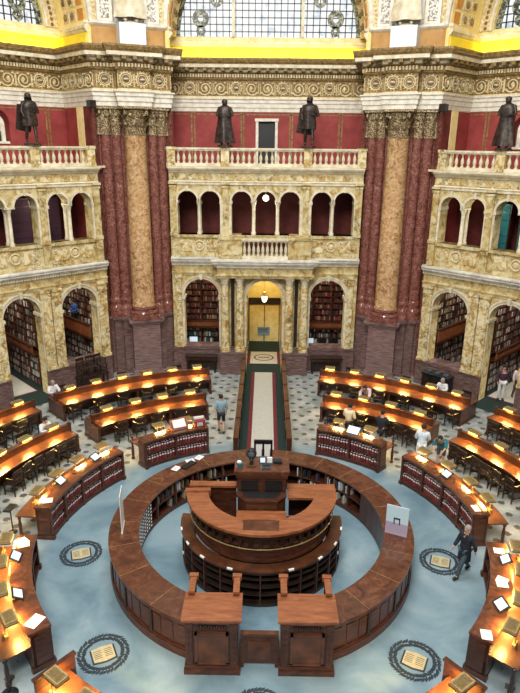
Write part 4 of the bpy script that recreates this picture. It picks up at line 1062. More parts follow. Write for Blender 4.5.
def desk_row(a0, a1, rin, rpart, rout, label, lamps, seats, rowname, lampname, group, chairs=None):
    root = thing('reading_desk', label, 'desk', (0, 0, 0), 0, group)
    MB().arc(rin, rpart - .03, .73, .78, a0, a1, prof=[(rin + .02, .72), (rpart, .74), (rpart, .78), (rin, .78), (rin, .74)]).build('inner_desktop', 'deskwood', root)
    MB().arc(rpart + .03, rout, .73, .78, a0, a1).build('outer_desktop', 'deskwood', root)
    b = MB(); b.arc(rpart - .03, rpart + .03, .0, 1.02, a0, a1); b.arc(rpart - .06, rpart + .06, 1.02, 1.06, a0, a1); b.build('partition', 'deskwood', root)
    b = MB(); b.arc(rin + .10, rin + .14, .60, .73, a0, a1); b.arc(rout - .14, rout - .10, .60, .73, a0, a1); b.build('apron', 'wood', root)
    n = max(2, round(abs(a1 - a0) / 9)); 
    for i in range(n + 1):
        a = a0 + (a1 - a0) * i / n; e = .06 if i == 0 else (-.06 if i == n else 0)
        b = MB(); b.pbox(rin + .10, rout - .10, .10, 0, .73, a, e); b.pbox(rin + .06, rout - .06, .14, 0, .10, a, e)
        if i in (0, n): b.pbox(rpart - .07, rpart + .07, .10, .73, 1.10, a, e)
        b.build('end_panel' if i in (0, n) else 'support', 'wood', root)
    for k, a in enumerate(lamps):
        lamp(rpart + .03, a, 1.06, 'box-shaded lamp, %s from the %s, on the %s' % (ORD[k], lampname, rowname), 'lamps on the ' + rowname)
    for k, a in enumerate(seats):
        chair(rin - .12 - rnd.uniform(0, .12), a, 'dark chair facing the %s, %s from the %s' % (rowname, ORD[k], lampname), 'chairs at the ' + rowname)
    for k, a in enumerate(chairs or []):
        chair(rout + .22, a, 'dark chair behind the %s, %s from the %s' % (rowname, ORD[k], lampname), 'chairs behind the ' + rowname, False)
    return root
ORD = ['first', 'second', 'third', 'fourth', 'fifth', 'sixth', 'seventh', 'eighth']
GD = 'curved double-sided reading desks'
L3 = [14.6 + 5.42 * k for k in range(6)]; L2 = [19, 26.1, 33.2, 40.6]
S3 = [a + q for a in L3 for q in ()]
for sg, sd in ((-1, 'left'), (1, 'right')):
    inn, outn = 'entrance aisle', 'entrance aisle'
    desk_row(sg * 12.4, sg * 44.6, 12.1, 12.92, 13.7, 'long curved wooden desk with six lamps, farthest row on the %s before the pier' % sd, [sg * a for a in L3],
             [sg * (a + 1.4) for a in L3], 'far row %s of the aisle' % sd, inn, GD, [sg * a for a in (18, 29.5, 41.5)])
    desk_row(sg * 15.5, sg * 44.4, 9.2, 9.88, 10.5, 'curved wooden desk with four lamps, nearer back row on the %s' % sd, [sg * a for a in L2],
             [sg * a for a in (23, 29.5, 34.5, 39.5)] if sg < 0 else [sg * a for a in (19.5, 27.4, 38.5, 42.2)], 'near back row %s of the aisle' % sd, inn, GD, [sg * a for a in (24, 41)])
    desk_row(sg * 50.8, sg * 84.5, 9.25, 9.88, 10.5, 'curved wooden desk of the near side row at the %s edge of the photo' % sd, [sg * a for a in (54.8, 61.8, 68.6)],
             [sg * a for a in (54.2, 56.8, 61, 64, 67.6, 71)], 'near side row on the %s' % sd, 'diagonal aisle', GD, [sg * a for a in (58.5, 63)])
    desk_row(sg * 49.6, sg * 84.5, 12.3, 12.95, 13.7, 'curved wooden desk of the far side row at the %s edge of the photo' % sd, [sg * a for a in (52.4, 57.2)],
             [sg * a for a in (52.4, 55, 57.8)], 'far side row on the %s' % sd, 'diagonal aisle', GD)

# ---- low curved bookcases with a writing shelf on the outer side
def ref_books():
    """three bound volumes of different height"""
    out = []
    for k, (h, mt) in enumerate(((.27, 'c_crimson'), (.29, 'bk_maroon'), (.26, 'bk_brown'))):
        r = bpy.data.objects.new('bound_volume', None)
        bm_ = MB(); bm_.box(-.038, .038, 0, .19, 0, h); o = bm_.build('bound_volume', mt)
        MB().box(-.034, .034, .01, .185, h, h + .004).build('pages', 'paper', o); MB().box(-.036, .036, -.003, 0, h * .62, h * .80).build('spine_label', 'paper', o)
        out.append(o); bpy.data.objects.remove(r)
    return out
M['bk_maroon'] = plain('maroon book cloth', (.16, .018, .022), .6); M['bk_brown'] = plain('dark brown book cloth', (.09, .025, .020), .6)
BOOKS = ref_books(); BUSED = [False] * 3
def volume(r, deg, z, label, group, k):
    loc = pol(r, deg, z); rz = face(deg)
    if not BUSED[k]:
        BUSED[k] = True; o = BOOKS[k]; o.location = loc; o.rotation_euler = (0, 0, rz)
    else: o = dup(BOOKS[k], loc, rz)
    o['label'] = label; o['category'] = 'book'; o['group'] = group
def low_case(a0, a1, name, lamps, books, bays, pos):
    sg = 1 if a1 > a0 else -1
    root = thing('low_bookcase', 'low curved mahogany bookcase and writing shelf, ' + name, 'bookcase', (0, 0, 0), 0, 'low curved bookcases round the central ring')
    b = MB(); b.arc(6.32, 6.86, 1.05, 1.11, a0, a1); b.build('top', 'woodtop', root)
    b = MB(); b.arc(6.36, 6.82, 0, .12, a0, a1); b.arc(6.34, 6.38, 1.0, 1.05, a0, a1); b.arc(6.34, 6.80, .12, .155, a0, a1); b.arc(6.64, 6.68, .12, 1.05, a0, a1)
    b.arc(6.36, 6.64, .55, .58, a0, a1); b.build('shelves', 'wood', root)
    n = bays
    for i in range(n + 1):
        a = a0 + (a1 - a0) * i / n; e = sg * (.04 if i == 0 else (-.04 if i == n else 0))
        b = MB(); b.pbox(6.34, 6.80, .08, 0, 1.05, a, e)
        if i in (0, n): b.pbox(6.40, 6.74, .10, .2, .95, a, e - sg * (.01 if i == 0 else -.01)); b.pbox(6.30, 6.86, .12, 0, .14, a, e)
        b.build('end_panel' if i in (0, n) else 'upright', 'wood', root)
    b = MB(); b.arc(6.82, 7.46, .74, .78, a0, a1); b.build('writing_shelf', 'deskwood', root)
    b = MB(); b.arc(6.68, 6.82, .0, 1.05, a0, a1); b.build('back_panel', 'deskwood', root)
    for a, e in ((a0, sg * .07), (a1, -sg * .07)):
        an = radians(a); x, y, _ = pol(7.38, a); x += e * cos(an); y -= e * sin(an)
        b = MB(); b.lathe([(.07, 0), (.07, .06), (.035, .09), (.05, .16), (.055, .42), (.035, .60), (.06, .68), (.045, .74)], (x, y, 0), 10)
        if pos == 'back': b.lathe([(.05, .78), (.03, .84), (.055, .90), (.045, .96), (.0, 1.0)], (x, y, 0), 10)
        b.build('turned_leg', 'wood', root)
    for k, a in enumerate(lamps):
        o = lamp(7.06, a, .78, 'tan box lamp, %s from the rear, %s' % (ORD[k], name), 'lamps on the low bookcases')
        o.scale = (1, 1, 1)
        # the shade stands on a taller stem here
        for ch in o.children:
            if ch.name.startswith('stem'): ch.location = (0, .12, 0); ch.scale = (1, 1, 4.6)
            elif ch.type == 'LIGHT': ch.location = (0, -.13, .078 + .38); ch.rotation_euler = (radians(-14), 0, 0)
            else: ch.location = (0, 0, .36)
    if books:
        for i in range(n):
            b0 = a0 + (a1 - a0) * i / n; b1 = a0 + (a1 - a0) * (i + 1) / n
            span = abs(radians(b1 - b0)) * 6.40 - .10; cnt = min(int(span / .092), 11)
            for lev, z in enumerate((.157, .582)):
                for j in range(cnt):
                    a = b0 + (b1 - b0) * (.05 / (span + .10) + (j + .5) * (span / cnt) / (span + .10))
                    kk = rnd.choice((0, 0, 1, 1, 2))
                    volume(6.40 + rnd.uniform(0, .02), a, z, '%s bound volume in the %s shelf, %s bay, %s' % (('red', 'maroon', 'brown')[kk], ('lower', 'upper')[lev], ORD[i], name),
                           '%s volumes, %s shelf, %s bay, %s' % (('red', 'maroon', 'brown')[kk], ('lower', 'upper')[lev], ORD[i], name), kk)
    return root
low_case(-19.3, -42.8, 'back case left of the aisle', [-25.5, -34.5], True, 2, 'back')
low_case(19.3, 42.8, 'back case right of the aisle', [25.3, 35.7], True, 2, 'back')
low_case(-51.2, -86.5, 'side case on the left', [-54.6, -63.7, -72.1, -80.9], True, 4, 'side')
low_case(51.4, 86.5, 'side case on the right', [54.9, 64.0, 73.1, 81.1], True, 4, 'side')
low_case(-98, -131.4, 'front case at the left edge', [-100.5, -108.6, -117.6, -126.3], False, 4, 'side')
low_case(98, 131.4, 'front case at the right edge', [100.5, 108.6, 118.0, 126.3], False, 4, 'side')
for sg, wh in ((-1, 'left'), (1, 'right')):
    t = thing('corner_desk', 'curved desk end with upright wooden end panel at the lower %s edge of the photo' % wh, 'desk', (0, 0, 0), 0, 'corner desks')
    MB().arc(6.52, 7.5, .74, .78, sg * 141.2, sg * 158).build('desktop', 'deskwood', t)
    b = MB(); b.pbox(6.36, 7.30, .07, 0, 1.06, sg * 141, 0); b.pbox(6.33, 7.33, .11, 1.04, 1.10, sg * 141, 0); b.build('end_panel', 'wood', t)
    b = MB(); b.arc(6.56, 6.62, 0, .74, sg * 141.2, sg * 158); b.build('front_panel', 'wood', t)
    for k, a in enumerate((143.8, 151.5)):
        o = lamp(7.0, sg * a, .78, 'tan box lamp on the lower %s corner desk, %s' % (wh, ('nearest its end panel', 'beside the frame')[k]), 'lamps on the corner desks')
        for ch in o.children:
            if ch.name.startswith('stem'): ch.location = (0, .12, 0); ch.scale = (1, 1, 3.6)
            elif ch.type == 'LIGHT': ch.location = (0, -.06, .34); ch.rotation_euler = (radians(-15), 0, 0)
            else: ch.location = (0, 0, .27)

# ---- tablets, stands and papers on the low cases
def tablet(r, deg, z, yaw, label, tilt=32, w=.40, h=.30):
    t = thing('tablet_stand', label, 'display', pol(r, deg, z), face(deg) + radians(yaw), 'tablet stands on the low bookcases')
    a = radians(tilt); c, s = cos(a), sin(a)
    def sl(x0, x1, u0, u1, d0, d1):
        P = [(x, u * c - d * s, u * s + d * c + .03) for d in (d0, d1) for u in (u0, u1) for x in (x0, x1)]
        return P, [(0, 2, 3, 1), (4, 5, 7, 6), (0, 1, 5, 4), (2, 6, 7, 3), (0, 4, 6, 2), (1, 3, 7, 5)]
    MB().add(*sl(-w / 2, w / 2, -h / 2 + .1, h / 2 + .1, 0, .03)).build('frame', 'blackwood', t)
    MB().add(*sl(-w / 2 + .05, w / 2 - .05, -h / 2 + .14, h / 2 + .06, .03, .034)).build('screen', 'screen', t)
    MB().box(-.10, .10, -.02, .22, 0, .03).build('foot', 'blackwood', t); MB().box(-.03, .03, .14, .18, .02, .14).build('prop', 'blackwood', t)
    return t
tablet(6.62, -59.6, 1.11, 10, 'tablet in a black frame on the left side case, the one nearer its rear end')
tablet(6.64, -74.4, 1.11, 0, 'tablet in a black frame on the left side case, the one nearer its front end')
tablet(6.64, -106.9, 1.11, -10, 'black-framed tablet on the front case at the left edge, beside the loose papers')
tablet(6.64, -119.7, 1.11, -5, 'black-framed tablet on the front case at the left edge, between two lamps')
tablet(6.58, 67.2, 1.11, 0, 'tablet in a black frame on the right side case')
tablet(6.62, 31.2, 1.11, 0, 'white-paged tablet on the back case right of the aisle', w=.56, h=.40)
tablet(6.62, 105.3, 1.11, 8, 'black-framed tablet on the front case at the right edge, beside the papers')
tablet(6.62, 121.3, 1.11, 40, 'tablet turned aside on the front case at the right edge')
r = thing('book_stand', 'tan book stand holding a large open book on the back case left of the aisle', 'stand', pol(6.60, -28.6, 1.11), face(-28.6))
b = MB(); b.add([(-.34, 0, 0), (.34, 0, 0), (.34, .30, .34), (-.34, .30, .34), (-.34, .30, 0), (.34, .30, 0)], [(0, 1, 2, 3), (0, 3, 4), (1, 5, 2), (3, 2, 5, 4), (0, 4, 5, 1)]); b.build('sloped_board', 'woodlight', r)
b = MB(); b.add([(-.25, .035, .065), (.25, .035, .065), (.25, .25, .305), (-.25, .25, .305), (-.25, .02, .085), (0, .04, .065), (.25, .02, .085), (.25, .235, .325), (0, .255, .305), (-.25, .235, .325)],
                [(4, 5, 8, 9), (5, 6, 7, 8), (0, 3, 2, 1), (0, 4, 9, 3), (1, 2, 7, 6), (0, 1, 6, 5, 4), (3, 9, 8, 7, 2)]); b.build('open_book', 'paper', r)
r = thing('document_box', 'crimson box with a white lid leaf on the back case left of the aisle', 'box', pol(6.62, -21.8, 1.11), face(-21.8))
MB().box(-.20, .20, -.13, .13, 0, .26).build('box_body', 'c_crimson', r, bevel=.01); MB().box(-.19, .19, .06, .14, .26, .34).build('lid', 'paper', r)
for k in range(3): MB().box(-.12 + .08 * k, -.08 + .08 * k, -.14, -.13, .05, .20).build('label_strip', 'paper', r)
def papers(r_, deg, z, yaw, label, n=2, w=.21, h=.28, mat='paper'):
    t = thing('loose_papers', label, 'paper', pol(r_, deg, z), face(deg) + radians(yaw), 'loose papers')
    for k in range(n):
        a = k * .5; x = k * .16
        b = MB(); b.box(-w / 2, w / 2, -h / 2, h / 2, .001 + .003 * k, .003 + .003 * k, a, (x, .05 * k, 0)); o = b.build('sheet', mat, t)
        b = MB()
        for q in range(5): b.box(-w * .36, w * .3, h * (.30 - .13 * q), h * (.30 - .13 * q) + .012, .0031 + .003 * k, .0034 + .003 * k, a, (x, .05 * k, 0))
        b.build('printed_lines', 'lavender', t)
    return t
papers(6.60, -83.0, 1.11, 20, 'white sheet lying at the front end of the left side case', 1, .26, .30)
papers(6.60, -101.6, 1.11, 10, 'two overlapping white sheets on the front case at the left edge', 2, .26, .30)
papers(6.60, 101.3, 1.11, 0, 'white sheet at the rear end of the front case at the right edge', 1, .24, .28)
papers(6.60, 111.8, 1.11, -15, 'two overlapping sheets on the front case at the right edge', 2, .24, .28)
papers(6.66, 130.0, 1.11, 30, 'white sheet at the front end of the front case at the right edge', 1, .3, .24)
papers(6.55, 83.5, 1.11, 0, 'white sheet at the front end of the right side case', 1, .34, .2)
papers(6.58, -128.5, 1.11, 30, 'white sheet at the front end of the front case at the left edge', 1, .3, .4)

# ================================================================ CENTRAL RING
ring = thing('ring_counter', 'large ring-shaped mahogany counter with a glossy red brown top', 'counter')
RO, RI, RH = 4.34, 3.52, 1.07
G0, G1 = 157.5, 202.5
b = MB(); b.arc(RI, RO + .02, RH - .05, RH, -157.5, 157.5, 110); b.build('countertop', 'woodtop', ring)
b = MB(); b.arc(RO - .10, RO - .04, 0, RH - .05, -157.5, 157.5, 110); b.arc(RO - .12, RO + .02, 0, .22, -157.5, 157.5, 110); b.arc(RO - .1, RO - .0, .22, .27, -157.5, 157.5, 110); b.arc(RO - .1, RO - .0, RH - .14, RH - .05, -157.5, 157.5, 110)
b.build('outer_panelling', 'wood', ring)
pn = MB(); stl = MB()
nseg = 63
for i in range(nseg):
    a = -157.5 + 315 * (i + .5) / nseg
    pn.arc(RO - .05, RO - .025, .34, .86, a - 1.6, a + 1.6, 2); 
    if i % 3 == 0: MB().pbox(RO - .06, RO + .005, .09, .22, RH - .1, -157.5 + 315 * i / nseg).build('stile', 'blackwood', ring)
pn.build('raised_panel_row', 'wood', ring)
for a in (-143, -124.8, -108, -92.5, -76.1, -60, -46, -30, -12, 12, 30, 46, 62, 77.4, 93.4, 110, 126.4, 143.4): MB().pbox(RI, RO + .022, .012, RH - .02, RH + .0015, a).build('top_seam', 'gold', ring)
b = MB(); b.arc(RI + .05, RO - .12, .10, .14, -157, 157, 100); b.arc(RI + .06, RO - .12, .54, .57, -157, 157, 100); b.arc(RO - .16, RO - .12, .1, 1.02, -157, 157, 100); b.arc(RI + .04, RI + .10, 0, .10, -157, 157, 100)
b.build('inner_shelf', 'wood', ring)
for i in range(22):
    a = -157 + 314 * i / 21
    MB().pbox(RI + .04, RO - .14, .05, .0, 1.02, a).build('shelf_upright', 'wood', ring)
b = MB()
for i in range(22):
    a = 63 + i * 1.0
    if i % 2 == 0: pass
    b.pbox(RI + .03, RI + .08, .40, .1, 1.0, 66 + 6.4 * (i % 6)) if i < 6 else None
b.build('cupboard_front', 'wood', ring)
for i in range(9):
    for j in range(7):
        a = -96 + i * 2.6; z = .16 + j * .12; q = MB().pbox(RI + .02, RI + .05, .135, z, z + .10, a).build('card_drawer', 'wood', ring); MB().pbox(RI + .01, RI + .02, .07, z + .03, z + .07, a).build('drawer_label', 'paper', q)
b = MB(); rr_ = random.Random(5)
for i in range(120):
    a = 20 + i * .55 if i < 60 else -20 - (i - 60) * .8
    if rr_.random() < .25: continue
    b.col = rr_.choice(PAL + PALW[:1]); z = .14 if rr_.random() < .5 else .57; b.pbox(RI + .10, RI + .32, .035, z, z + rr_.uniform(.2, .33), a)
o = b.build('shelved_files', 'books', ring); o['kind'] = 'stuff'
# gate cabinets
def gate_cabinet(s_, label):
    t = thing('gate_cabinet', label, 'cabinet', (s_ * 1.075, -4.0, 0), 0, 'panelled cabinets either side of the ring gate')
    X = .60; b = MB(); b.box(-X, X, -.38, .36, .0, 1.46); b.build('carcass', 'wood', t)
    b = MB(); b.box(-X - .04, X + .04, -.46, .38, 0, .14); b.box(-X - .02, X + .02, -.43, .37, .14, .24); b.build('plinth', 'wood', t)
    b = MB(); b.box(-X - .03, X + .03, -.43, .40, 1.42, 1.50); b.box(-X - .07, X + .07, -.48, .42, 1.50, 1.55); b.build('top', 'woodlight', t)
    b = MB(); b.box(-.32, .32, -.42, -.38, .34, 1.10)
    for x0, x1, z0, z1 in ((-.38, -.32, .3, 1.16), (.32, .38, .3, 1.16), (-.38, .38, 1.10, 1.16), (-.38, .38, .28, .34)): b.box(x0, x1, -.44, -.38, z0, z1)
    b.build('front_panel', 'woodlight' if False else 'deskwood', t)
    for x in (-.50, .50):
        b = MB(); b.box(x - .07, x + .07, -.43, -.38, .24, 1.40)
        for q in (-.035, 0, .035): b.box(x + q - .009, x + q + .009, -.445, -.43, .32, 1.24)
        b.box(x - .085, x + .085, -.45, -.38, 1.28, 1.42); b.build('fluted_pilaster', 'wood', t)
    b = MB()
    for i in range(11): b.ball((-.30 + .06 * i, -.40, 1.29 + .02 * (i % 2)), .035, .035, .04, 6, 4)
    b.build('carved_garland', 'blackwood', t)
    for x in (-.52, .52):
        b = MB(); xx = x * 1.0
        b.xzprism([(xx - .055, .0), (xx + .055, .0), (xx + .055, 1.62), (xx - .055, 1.62)], .34, .84)
        b.build('side_wing', 'wood', t); b = MB(); b.box(xx - .075, xx + .075, .30, .90, 1.60, 1.67); b.box(xx - .11, xx + .11, .80, .92, 1.58, 1.70)
        b.build('wing_rail', 'woodlight', t)
    return t
gate_cabinet(-1, 'tall panelled mahogany cabinet left of the ring gate'); gate_cabinet(1, 'tall panelled mahogany cabinet right of the ring gate')
t = thing('ring_gate', 'low panelled wooden gate between the two front cabinets', 'gate', (0, -4.18, 0))
MB().box(-.44, .44, -.03, .03, .10, .92).build('gate_leaf', 'wood', t)
b = MB(); b.box(-.26, .26, -.055, -.03, .24, .74); b.build('panel', 'deskwood', t)
b = MB(); b.box(-.44, .44, -.06, .06, .92, .98); b.build('cap_rail', 'deskwood', t)
for x in (-.40, .40): MB().box(x - .04, x + .04, -.06, -.03, .02, .92).build('stile', 'wood', t)

# ================================================================ CENTRAL ISLAND
isl = thing('central_issue_desk', 'two-tier rounded wooden issue desk in the middle of the ring', 'desk')
a0, a1 = 84, 276
b = MB(); b.arc(2.0, 2.34, 1.07, 1.12, a0, a1, 70); b.build('lower_counter_top', 'deskwood', isl)
b = MB(); b.arc(1.98, 2.30, 0, .10, a0, a1, 70); b.arc(2.0, 2.03, 0, 1.07, a0, a1, 70)
for z in (.34, .58, .82): b.arc(2.0, 2.29, z, z + .025, a0, a1, 70)
b.arc(2.26, 2.31, 1.0, 1.07, a0, a1, 70); b.build('open_shelves', 'blackwood', isl)
for i in range(15):
    a = a0 + (a1 - a0) * i / 14; MB().pbox(2.0, 2.31, .035, 0, 1.07, a).build('divider', 'wood', isl)
for a in (100, 118, 137, 160, 200, 222, 240, 257): MB().pbox(2.30, 2.345, .15, 1.08, 1.126, a).build('shelf_label', 'paper', isl)
for a, z in ((97, .3), (101, .72), (108, .5), (256, .3), (262, .7), (268, .5)): MB().pbox(2.29, 2.32, .08, z, z + .06, a).build('shelf_label', 'paper', isl)
b = MB(); b.arc(1.62, 1.90, 1.12, 2.0, 92, 268, 60); b.build('upper_body', 'wood', isl)
b = MB(); b.arc(1.90, 1.99, 1.60, 1.64, 92, 268, 60); b.arc(1.90, 1.96, 1.12, 1.2, 92, 268, 60); b.arc(1.88, 2.03, 1.86, 2.03, 92, 268, 60); b.build('upper_moulding', 'wood', isl)
for i in range(23): MB().pbox(1.90, 2.03, .10, 1.66, 1.88, 95 + 170 * i / 22).build('corbel', 'blackwood', isl)
b = MB(); b.tube([pol(2.06, a, 1.60) for a in range(96, 265, 4)], .016, 6)
for a in range(100, 265, 16): b.tube([pol(1.95, a, 1.60), pol(2.06, a, 1.60)], .012, 5)
b.build('brass_rail', 'brass', isl)
b = MB(); b.arc(1.52, 2.14, 2.03, 2.10, 94, 266, 60)
def xy(r, d): return pol(r, d)[:2]
b.prism([xy(2.14, 94), (2.12, .36), (.74, .36), (.74, -.40), xy(1.52, 105), xy(1.52, 94)], 2.03, 2.10)
b.build('upper_counter_top', 'woodlight', isl)
b = MB(); b.prism([(2.05, .30), (.80, .30), (.80, .22), (2.05, .22)], 1.1, 2.03); b.prism([(2.02, .3), (1.94, .3), (1.90, -.1), (2.0, -.1)], 0, 2.03); b.build('right_wing', 'wood', isl)
b = MB(); b.box(-2.1, -.74, .18, .44, 2.03, 2.10); b.build('left_wing_top', 'woodlight', isl)
b = MB(); b.box(-1.56, -.74, .28, .36, 0, 2.03); b.box(-2.08, -1.96, .24, .40, 0, 2.03); b.box(-1.25, -.75, .26, .40, 1.1, 2.03); b.build('left_wing_panel', 'wood', isl)
b = MB(); b.pbox(1.46, 2.18, .16, 1.98, 2.16, 266.5); b.build('counter_end_cap', 'woodlight', isl)
b = MB(); b.arc(.0, 1.62, .95, 1.0, 92, 268, 40, prof=[(.02, .92), (1.64, .92), (1.64, 1.0), (.02, 1.0)]); b.box(-1.2, 1.9, -.3, .34, .92, 1.0); b.box(-1.2, 1.8, -.28, .3, 0, .92); b.build('platform', 'blackwood', isl)
# recessed tray and clerk's bay
b = MB(); b.box(-.47, .47, -1.93, -1.50, 2.095, 2.108); b.box(-.50, .50, -1.52, -1.49, 2.0, 2.10); b.build('hinged_flap', 'deskwood', isl)
b = MB(); b.prism([(-.66, -.34), (.66, -.34), (.66, -.52), (.42, -.78), (-.42, -.78), (-.66, -.52)], 1.0, 2.20); b.build('bay_front', 'deskwood', isl)
b = MB(); b.prism([(-.70, -.34), (.70, -.34), (.70, -.54), (.44, -.84), (-.44, -.84), (-.70, -.54)], 2.20, 2.25); b.prism([(-.56, -.36), (.56, -.36), (.52, -.52), (.34, -.68), (-.34, -.72), (-.52, -.52)], 2.24, 2.254); b.build('bay_top', 'wood', isl)
MB().prism([(-.54, -.37), (.54, -.37), (.50, -.50), (.34, -.68), (-.34, -.68), (-.50, -.50)], 2.254, 2.258).build('bay_blotter', 'black', isl)
b = MB(); b.box(-.68, .68, -1.24, -.82, 1.89, 1.95); b.build('clerk_shelf', 'woodlight', isl); b = MB(); b.box(-.62, .62, -1.1, -.82, 1.0, 1.89); b.build('clerk_shelf_body', 'wood', isl)
# raised superintendent's desk
d = thing('raised_desk', 'tall boxy superintendent desk with dark glazed panels, highest in the middle of the ring', 'desk', (0, 0, 0))
b = MB(); b.box(-.68, .68, -.30, .40, 0, 2.78); b.build('carcass', 'wood', d)
b = MB(); b.box(-.72, .72, -.34, .44, 2.66, 2.76); b.box(-.70, .70, -.32, .42, 2.05, 2.17); b.box(-.05, .05, -.33, -.30, 2.1, 2.7); b.build('moulding', 'wood', d)
b = MB(); b.box(-.77, .77, -.38, .50, 2.84, 2.90); b.box(-.74, .74, -.36, .48, 2.76, 2.84); b.build('top', 'woodtop', d)
for x0, x1 in ((-.58, -.10), (.10, .58)): MB().box(x0, x1, -.315, -.30, 2.24, 2.58).build('dark_pane', 'glass', d)
# things on the raised desk
def on_top(nm, label, cat, x, y, parts):
    r = thing(nm, label, cat, (x, y, 2.90))
    for pn_, mt, bm_ in parts: bm_.build(pn_, mt, r)
on_top('desk_clock', 'dark globe-topped clock standing on the raised desk', 'clock', -.30, -.02, [('base', 'c_brown', MB().box(-.14, .14, -.1, .1, 0, .04)), ('stem', 'black', MB().lathe([(.06, .04), (.04, .12), (.07, .2), (.04, .24)], (0, 0, 0), 10)), ('clock_head', 'black', MB().ball((0, 0, .38), .15, .12, .17, 12, 8)), ('dial', 'c_slate', MB().ball((0, -.10, .38), .09, .04, .09, 10, 6))])
on_top('tissue_cup', 'small teal cup with white tissue at the left of the raised desk', 'cup', -.62, -.12, [('cup', 'c_teal', MB().lathe([(.06, 0), (.08, .13)], (0, 0, 0), 12)), ('tissue', 'paper', MB().ball((-.02, 0, .16), .07, .05, .05, 7, 4))])
on_top('desk_telephone', 'dark desk telephone on the raised desk', 'telephone', .12, -.16, [('body', 'c_slate', MB().box(-.12, .12, -.08, .08, 0, .06)), ('handset', 'black', MB().tube([(-.12, .0, .08), (0, 0, .10), (.12, 0, .08)], .028, 6))])
on_top('small_monitor', 'small pale-screened device on the raised desk', 'device', .02, .12, [('case', 'c_slate', MB().box(-.09, .09, -.02, .03, 0, .20)), ('screen', 'screen', MB().box(-.07, .07, -.025, -.02, .03, .18))])
on_top('card_holder', 'white card holder standing right of the clock on the raised desk', 'holder', .22, .12, [('holder', 'paper', MB().box(-.07, .07, -.03, .03, 0, .18)), ('tray', 'c_slate', MB().box(-.1, .1, -.07, .07, 0, .03))])
on_top('paper_tray', 'dark tray at the back right of the raised desk', 'tray', .44, .16, [('tray', 'black', MB().box(-.13, .13, -.1, .1, 0, .06)), ('papers', 'c_navy', MB().box(-.11, .11, -.08, .08, .06, .075))])
t = thing('clerk_chair', 'black high-backed chair with two pale panels behind the raised desk', 'chair', (.03, 1.15, 1.9), pi)
for x0 in (-.26, -.01, .24): MB().box(x0 - .02, x0 + .04, -.03, .03, .0, 1.15).build('back_post', 'black', t)
MB().box(-.28, .28, -.03, .03, 1.08, 1.2).build('back_rail', 'black', t); MB().box(-.28, .28, -.02, .02, .5, .56).build('back_rail', 'black', t)
for x0 in (-.12, .13): MB().box(x0 - .08, x0 + .08, -.015, .015, .56, 1.06).build('back_panel', 'paper', t)
MB().box(-.28, .28, -.5, 0, .45, .5).build('seat', 'black', t); MB().lathe([(.2, 0), (.2, .04), (.04, .06), (.04, .45)], (0, -.25, 0), 10).build('pedestal', 'black', t)
MB().box(-.6, .6, .62, 1.7, 0, 1.9).build('clerk_platform', 'blackwood', isl)
# signs and papers on the ring
def sign(r_, deg, yaw, label, print_=True, w=.62, h=.92):
    t = thing('information_sign', label, 'sign', pol(r_, deg, RH), radians(yaw), 'upright signs on the ring counter')
    MB().box(-w / 2, w / 2, -.008, .008, .04, h).build('board', 'paper', t)
    if print_:
        MB().box(-w / 2, w / 2, -.012, -.008, .42 * h, h).build('upper_field', 'signblue', t); MB().box(-w / 2, w / 2, -.012, -.008, .04, .42 * h).build('lower_field', 'lavender', t)
        b = MB(); b.box(-.09, -.06, -.016, -.012, .34, .52); b.box(.06, .09, -.016, -.012, .34, .52); b.box(-.09, .09, -.016, -.012, .50, .55); b.build('arch_logo', 'c_navy', t)
    MB().box(-w / 2 , w / 2, -.02, .02, 0, .04).build('foot', 'lavender' if print_ else 'paper', t)
sign(3.86, 98.6, -24, 'pale blue and lavender sign with small arch logo, right of the ring')
sign(3.98, -96.5, 97, 'white upright sign seen edge-on at the left of the ring', False, .62, 1.2)
for r_, dg_, yw, wh in ((4.12, -45, 20, 'nearest the drawers'), (4.26, -36, -10, 'in the middle'), (4.30, -31, 30, 'nearest the raised desk')):
    papers(r_, dg_, RH + .002, yw, 'white papers on the back left of the ring counter, the sheet ' + wh, 1, .30, .24)
o = MB().box(-.28, .28, -.12, .12, 0, .05).build('closed_binder', 'black', None, loc=pol(4.0, -39, RH), rotz=face(-39) + .3); tag(o, 'flat black binder lying among papers at the back left of the ring', 'binder')

# ================================================================ ENTRANCE AISLE
for s_, wh in ((-1, 'left'), (1, 'right')):
    t = thing('aisle_rail', 'long low wooden rail wall along the %s of the entrance aisle' % wh, 'railing', (s_ * 1.02, 0, 0), 0, 'rail walls of the entrance aisle')
    MB().box(-.05, .05, 5.5, 14.5, 0, .88).build('panel_wall', 'wood', t)
    MB().box(-.10, .10, 5.42, 14.56, .88, .95).build('cap', 'deskwood', t)
    for y in (5.48, 7.3, 9.1, 10.9, 12.7, 14.4): MB().box(-.09, .09, y - .09, y + .09, 0, .99).build('post', 'wood', t)
t = thing('carpet_runner', 'cream carpet runner with wine red stripes on dark green ground in the entrance aisle', 'carpet', (0, 0, 0))
MB().box(-.96, .96, 4.9, 14.6, .0, .012).build('green_ground', 'green', t)
MB().box(-.93, .93, 14.6, 20.3, .0, .012).build('green_ground', 'green', t)
for s_ in (-1, 1): MB().box(*sorted((s_ * .46, s_ * .62)), 4.9, 14.9, .012, .016).build('red_stripe', 'redcarpet', t); MB().box(*sorted((s_ * .76, s_ * .92)), 16.1, 18.3, .012, .016).build('red_stripe', 'redcarpet', t)
MB().box(-.46, .46, 4.9, 14.9, .012, .018).build('cream_centre', 'creamcarpet', t)
r = thing('door_mat', 'cream doormat with a dark oval emblem under the entrance arch', 'mat', (0, 17.25, .016))
MB().box(-.76, .76, -1.0, 1.0, 0, .01).build('mat', 'creamcarpet', r)
